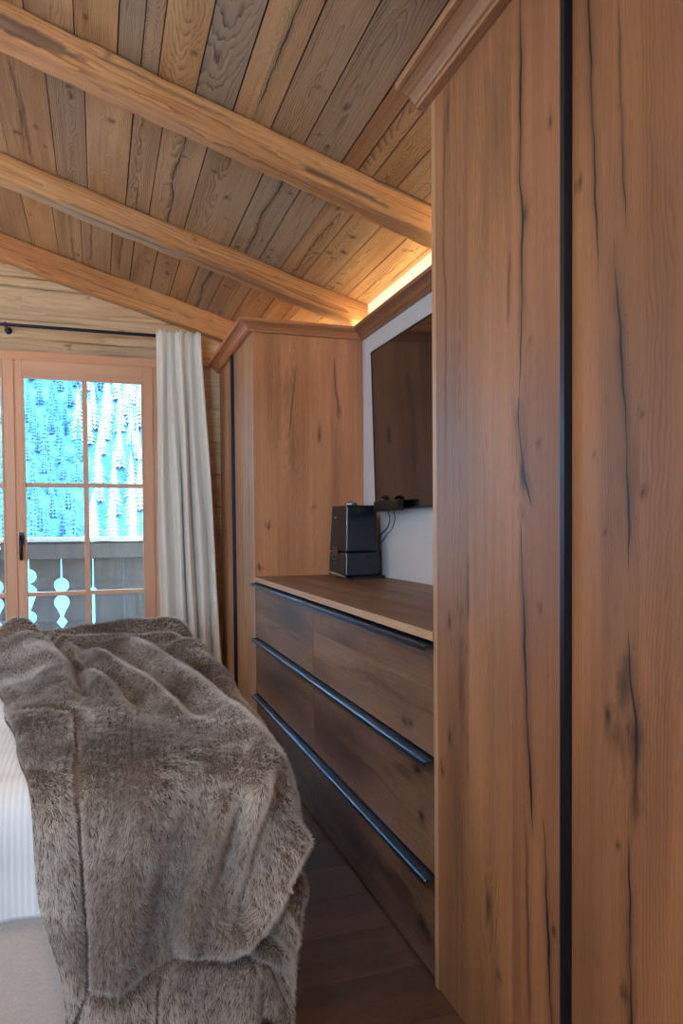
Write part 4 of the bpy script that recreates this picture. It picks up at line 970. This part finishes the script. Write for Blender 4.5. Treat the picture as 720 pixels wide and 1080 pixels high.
# ================================================================== OUTSIDE
def greywood(name, c1, c2):
    t = NT(name); o = t.geo(); n = t.noise(t.scale(o, (60, 60, 2.5)), 1, 3); t.bs(Base_Color=t.mix(t.ss(n, .3, .7), c1, c2), Roughness=.75); t.bump(n, .3, .002); return t.m
RAILM = greywood('weathered_balcony_wood', lin(62, 56, 56), lin(84, 76, 72)); CAPM = greywood('pale_rail_cap', lin(150, 150, 152), lin(170, 170, 172))
m = MB(); m.box(-4, 2.2, YW + .19, 6.25, -.16, -.03); S(m.build('balcony_floor', RAILM))
rl = empty('balcony_railing', (-.9, 6.07, -.03), 'dark wooden balcony railing with cut-out baluster shapes beyond the glass door', 'railing')
YR = 6.05
def half(kind):
    """(half width, z) of the cut-out between two boards, top to bottom"""
    def circ(cz, r, n=8, a0=90, a1=-90): return [(r * math.cos(math.radians(a0 + (a1 - a0) * i / n)), cz + r * math.sin(math.radians(a0 + (a1 - a0) * i / n))) for i in range(n + 1)]
    if kind == 0:
        return [(.004, .90)] + [(max(.006, w), z) for w, z in circ(.797, .056)] + [(.012, .733), (.035, .722), (.056, .695), (.058, .672), (.046, .63), (.024, .575), (.012, .54)] + [(max(.008, w), z) for w, z in circ(.475, .052)] + [(.012, .41), (.012, .33), (.05, .28), (.012, .2)]
    return [(.004, .91), (.006, .79)] + [(max(.008, w), z) for w, z in circ(.722, .056)] + [(.013, .66), (.013, .645)] + [(max(.013, w), z) for w, z in circ(.585, .057, 8, 80, -45)] + [(.018, .495), (.010, .475), (.040, .43), (.006, .385), (.012, .33), (.05, .28), (.012, .2)]
cx0 = -.515; sp_ = .236
for k in range(-10, 8):
    xa, xb = cx0 + k * sp_, cx0 + (k + 1) * sp_
    slit = [(.003, .93), (.005, .70), (.022, .685), (.024, .665), (.010, .64), (.009, .2)]; none = [(.0006, .93), (.0006, .2)]
    pick = lambda q: half(q % 2) if q <= 1 else (slit if q == 2 else none)
    pa, pb = pick(k), pick(k + 1)
    poly = [(xa + .0002, 1.062)] + [(xa + w, z) for w, z in pa] + [(xa + .002, .09), (xb - .002, .09)] + [(xb - w, z) for w, z in pb[::-1]] + [(xb - .0002, 1.062)]
    m = MB(); m.prism(poly, 'y', YR, YR + .028); m.build('board', RAILM, rl)
m = MB(); m.box(-3.2, 1.7, YR - .05, YR + .08, 1.064, 1.098, .006); m.build('top_rail', CAPM, rl)['label'] = 'pale top rail cap'
m = MB(); m.box(-3.2, 1.7, YR - .04, YR - .001, .93, 1.05, .004); m.box(-3.2, 1.7, YR - .04, YR - .001, .0, .085, .004); m.build('cross_rail', RAILM, rl)
for x in (-2.9, 1.45):
    m = MB(); m.box(x - .05, x + .05, YR + .03, YR + .13, -.03, 1.063, .004); m.build('post', RAILM, rl)
# valley floor and forested slope
def hill():
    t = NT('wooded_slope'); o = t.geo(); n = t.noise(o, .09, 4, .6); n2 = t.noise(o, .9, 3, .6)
    t.bs(Base_Color=t.mix(t.ss(n, .35, .6), lin(18, 74, 98), lin(48, 102, 120)), Roughness=.95); t.bump(n2, .8, .6)  # cyan haze mixed into the slope colour
    xs = np.linspace(-160, 150, 90); ys = np.concatenate([np.linspace(9, 70, 14), np.linspace(76, 330, 80)]); X, Y = np.meshgrid(xs, ys, indexing='ij')
    Z = -9 + np.maximum(Y - 70, 0) * .62 + 3.5 * snoise(X / 60, Y / 60, 3, 3) * np.clip((Y - 60) / 40, 0, 1) + .04 * X
    o_ = grid_mesh('hillside', np.stack([X, Y, Z], -1), t.m); S(o_); return X, Y, Z
hill()
def hz(x, y): 
    return float(-9 + max(y - 70, 0) * .62 + 3.5 * snoise(np.array([x / 60]), np.array([y / 60]), 3, 3)[0] * min(max((y - 60) / 40, 0), 1) + .04 * x)
def conifer(seed, H):
    r = random.Random(seed); m = MB(); m.tube([(0, 0, -.5), (0, 0, H * .95)], [.18, .03], 6, mi=1)
    n = 9; L = 13
    for k in range(L):
        f = k / (L - 1); z = H * (.1 + .86 * f); R = (1 - f) ** .85 * H * .17 + .15; vs = [(0, 0, z + H * .10)]
        for i in range(2 * n):
            A = PI * i / n + k * .7; q = R * (1.0 if i % 2 == 0 else .55) * r.uniform(.8, 1.15); vs.append((q * math.cos(A), q * math.sin(A), z - (.25 if i % 2 == 0 else 0) * R))
        m.add(vs, [(0, 1 + i, 1 + (i + 1) % (2 * n)) for i in range(2 * n)], 0)
    return m.mesh('conifer')
def treemat(nm, c1, c2):
    t = NT(nm); o = t.geo(); n = t.noise(o, 1.2, 3); t.bs(Base_Color=t.mix(t.ss(n, .4, .6), c1, c2), Roughness=.9); return t.m
bark = plain('bark', lin(90, 96, 100), .9).m
TM = [treemat('shade_toned_needles', lin(12, 58, 80), lin(46, 98, 116)), treemat('sun_toned_needles', lin(92, 122, 130), lin(136, 150, 150))]  # needle colours hold the light: teal for shade and haze, pale for sun
protos = []
for s_ in range(4):
    me = conifer(s_, 11 + s_); me.materials.append(TM[0 if s_ < 2 else 1]); me.materials.append(bark); protos.append(me)
rt = random.Random(12); cnt = 0
put = []
for k in range(20000):
    y = rt.uniform(84, 144); ang = rt.uniform(-.13, .09); x = math.tan(ang) * y
    if any((x - a) ** 2 + (y - b) ** 2 < 2.2 ** 2 for a, b in put): continue
    if abs(x - 2.9) < 2.6 and abs(y - 85) < 3: continue
    put.append((x, y))
    # trees coloured as sunlit gather on the right hand half of the view
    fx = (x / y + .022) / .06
    sun_toned = rt.random() < (.72 if fx > 0 else 0.)
    me = protos[rt.choice((2, 3)) if sun_toned else rt.choice((0, 1))]
    o = bpy.data.objects.new('sun_toned_conifer' if sun_toned else 'conifer', me); C.objects.link(o); o.location = (x, y, hz(x, y) - .3); o.rotation_euler = (0, 0, rt.uniform(0, 6)); s_ = rt.uniform(.34, .50); o.scale = (s_ * 1.05, s_ * 1.05, s_ * rt.uniform(1., 1.3))
    tag(o, 'pale conifer coloured as sunlit on the hillside seen through the right glass panes' if sun_toned else 'teal conifer coloured as shaded on the hillside behind the railing', 'tree', 'sun-toned conifers on the hillside' if sun_toned else 'shade-toned conifers on the hillside')
    cnt += 1
    if cnt >= 290: break
# small white-roofed hut in the valley
ht = empty('mountain_hut', (2.9, 85, hz(2.9, 85)), 'small pale roofed hut among the trees seen through the right middle pane', 'hut', rz=.1); ht.scale = (.5, .5, .45)
def hp(nm, fn, mat): m = MB(); fn(m); return link(nm, m.mesh(nm), mat, ht, world=False)
hp('wall', lambda m: m.box(-2.2, 2.2, -2, 2, -1, 1.9), plain('hut_wall', lin(150, 190, 200), .8).m)
hp('roof', lambda m: m.prism([(-2.7, 1.7), (0, 2.9), (2.7, 1.7), (2.7, 1.95), (0, 3.2), (-2.7, 1.95)], 'x', -2.8, 2.8), plain('white_roof', lin(246, 248, 250), .8).m)
for q in (-1.1, 1.1): hp('window', lambda m: m.box(q - .35, q + .35, -2.04, -2.0, .3, 1.1), plain('hut_window', lin(60, 90, 100), .2).m)

# ================================================================== WORLD + RENDER
W = bpy.data.worlds.new('world'); SC.world = W; W.use_nodes = True
nt = W.node_tree; bg = nt.nodes['Background']
tc_ = nt.nodes.new('ShaderNodeTexCoord'); sp = nt.nodes.new('ShaderNodeSeparateXYZ'); nt.links.new(tc_.outputs['Generated'], sp.inputs[0])
rp = nt.nodes.new('ShaderNodeValToRGB'); nt.links.new(sp.outputs[2], rp.inputs[0])
rp.color_ramp.elements[0].position = 0.; rp.color_ramp.elements[0].color = (.78, .9, 1, 1); rp.color_ramp.elements[1].position = .6; rp.color_ramp.elements[1].color = (.5, .72, 1, 1)
nt.links.new(rp.outputs[0], bg.inputs[0]); bg.inputs[1].default_value = 20
# daylight portals only guide the sampling of sky light through the real openings
for nm, loc, rot, a, b in (('portal_door', (-.93, 4.93, 1.2), (-PI / 2, 0, 0), 2.6, 2.0), ('portal_window', (-1.965, YB - .14, 1.55), (PI / 2, 0, 0), 1.37, 1.5)):
    o = area(nm, loc, rot, a, b, 1, (1, 1, 1)); o.data.cycles.is_portal = True
su = bpy.data.lights.new('sun', 'SUN'); su.energy = 14.; su.angle = .01; su.color = (1, .96, .88)
so = bpy.data.objects.new('sun', su); C.objects.link(so); so.rotation_euler = Vector((-.55, .75, -.42)).to_track_quat('-Z', 'Y').to_euler()
SC.view_settings.view_transform = 'Standard'; SC.view_settings.look = 'None'; SC.view_settings.gamma = 1; SC.view_settings.use_curve_mapping = False
SC.view_settings.exposure = 0.5
SC.cycles.use_denoising = True
SC.cycles.max_bounces = 10; SC.cycles.diffuse_bounces = 5; SC.cycles.glossy_bounces = 4; SC.cycles.transparent_max_bounces = 12
SC.cycles.sample_clamp_indirect = 6; SC.cycles.caustics_reflective = False; SC.cycles.caustics_refractive = False
